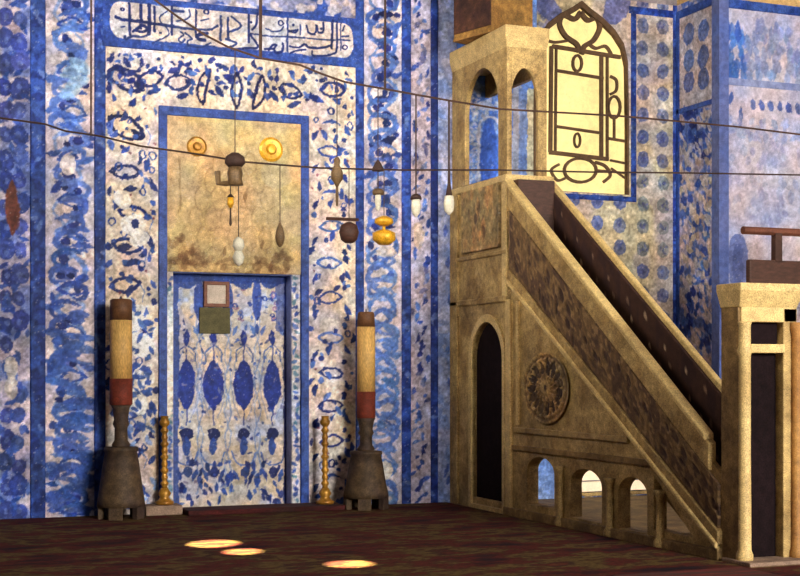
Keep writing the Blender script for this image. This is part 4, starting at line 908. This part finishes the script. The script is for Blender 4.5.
lamp(337, w1y(337), [('body', M['bronze'], [(1.5, 157), (3.5, 160), (2.6, 165), (6, 172), (6, 179), (2.4, 184), (1.3, 187)]), ('pendant', M['bronze'], [(1.3, 187), (1.6, 195), (1.0, 206)])], 'small dull bronze lamp with long pendant in front of the almond tiles beside the hood')
lamp(378, w1y(378), [('cap', M['iron'], [(1, 160), (3.5, 164), (6, 169), (6, 171)]), ('cord', M['iron'], [(.6, 171), (.6, 189)]), ('ring', M['bronze'], [(4.5, 189), (6, 192), (5, 195)]), ('glass', M['milk'], [(3, 195), (3.2, 202), (2, 209), (.6, 211)])], 'lamp with dark bell cap above a bronze ring and slim white glass')
lamp(349, w2y(349), [('crossbar', M['wood'], [(-24, 219.5), (10, 219.5)]), ('body', M['wood'], [(2, 222), (8, 225), (10, 232), (8, 240), (4, 243)])], 'round brown lamp hanging under a wooden crossbar')
lamp(384, w2y(384), [('cap', M['gold'], [(3, 216), (9, 219), (9.5, 223), (4, 226)]), ('stem', M['gold'], [(1.5, 226), (1.5, 230)]), ('bowl', M['gold'], [(5, 230), (11.5, 233), (11.5, 240), (5, 245)])], 'yellow gilt two tiered lamp near the floral panel')
lamp(416, w1y(416), [('cap', M['iron'], [(2, 194), (5, 196), (6, 199.5)]), ('glass', M['milk'], [(4, 199.5), (5, 206), (4, 213), (1, 217)])], 'white glass lamp with dark cap beside the dark blue border near the pulpit', cr=.008)
lamp(449, w1y(449), [('hanger', M['iron'], [(.8, 165), (1.6, 185), (3.5, 196)]), ('glass', M['milk'], [(4.5, 196), (5.5, 204), (4.5, 211), (1, 215)])], 'white glass lamp with long dark hanger right against the pulpit pavilion', cr=.010)
lamp(235, w1y(235), [('cap', M['iron'], [(4, 153), (9.5, 157), (10.5, 163), (7, 167)]), ('body', M['bronze'], [(6.5, 167), (8, 174), (7, 179), (8.5, 185)]), ('side_arm', M['bronze'], [(0, 180), (0, 186)])], 'dark iron lamp with a side arm high before the stone hood')
lamp(230.5, w2y(230.5), [('cap', M['iron'], [(1, 194), (4, 197.5)]), ('glass', M['gold'], [(3, 197.5), (3.6, 204), (1.5, 208)]), ('drop', M['iron'], [(.7, 208), (1, 218), (1.4, 224), (.5, 226)])], 'tiny yellow pendant lamp below the dark iron lamp')
lamp(238.5, w2y(238.5), [('upper_bulb', M['milk'], [(1.5, 237), (5, 240), (6, 246), (3.6, 251)]), ('lower_bulb', M['milk'], [(3.6, 251), (6, 257), (4.5, 263), (.8, 266)])], 'milky white double bulb lamp at the foot of the stone hood')
lamp(280, w2y(280), [('body', M['bronze'], [(.6, 222), (3.6, 229), (5, 237), (3.4, 244), (1.2, 247)])], 'leaf shaped bronze lamp before the lower corner of the stone hood')
# ================================================================== LIGHT
def area(name, loc, target, sx, sy, power, col=(1, .95, .86)):
    d = bpy.data.lights.new(name, 'AREA'); d.shape = 'RECTANGLE'; d.size = sx; d.size_y = sy; d.energy = power; d.color = col
    o = bpy.data.objects.new(name, d); COL.objects.link(o); o.location = loc
    o.rotation_euler = (Vector(target) - Vector(loc)).to_track_quat('-Z', 'Y').to_euler(); return o
area('window_daylight', (8.5, FY + .5, 5.2), (5.5, 0, 3.2), 6, 4, 3600, (1, .95, .88))
cl = area('left_fill', (LX + .3, -8.0, 6.4), (6.9, -.7, 4.4), 4, 2.0, 330, (1, .92, .80)); cl.data.spread = math.radians(75)  # fill lamp added at the left to light the upper flank
struct(box('shade_slab', M['plaster'], None, LX, .5, -10.0, -2.6, 4.3, 4.55))  # unseen slab added to shade the lower part of the pulpit's flank
s = bpy.data.lights.new('sun', 'SUN'); s.energy = 80; s.angle = math.radians(.5); s.color = (1, .90, .52)
so = bpy.data.objects.new('sun', s); COL.objects.link(so); so.rotation_euler = SUN.to_track_quat('Z', 'Y').to_euler(); so.location = (8, -16, 14)
w = bpy.data.worlds.new('sky'); SC.world = w; w.use_nodes = True
w.node_tree.nodes['Background'].inputs[0].default_value = (.5, .62, .8, 1); w.node_tree.nodes['Background'].inputs[1].default_value = .6
# ================================================================== CAMERA
cd = bpy.data.cameras.new('camera'); cam = bpy.data.objects.new('camera', cd); COL.objects.link(cam)
cam.location = (0, CY, CH); cam.rotation_euler = (math.radians(90), 0, -A)
cd.sensor_fit = 'HORIZONTAL'; cd.sensor_width = 36; cd.lens = F / 800 * 36; cd.shift_y = (HZ - 288) / 800; cd.clip_end = 200
SC.camera = cam
v = SC.view_settings; v.view_transform = 'Standard'; v.look = 'None'; v.gamma = 1; v.use_curve_mapping = False; v.exposure = 0.42
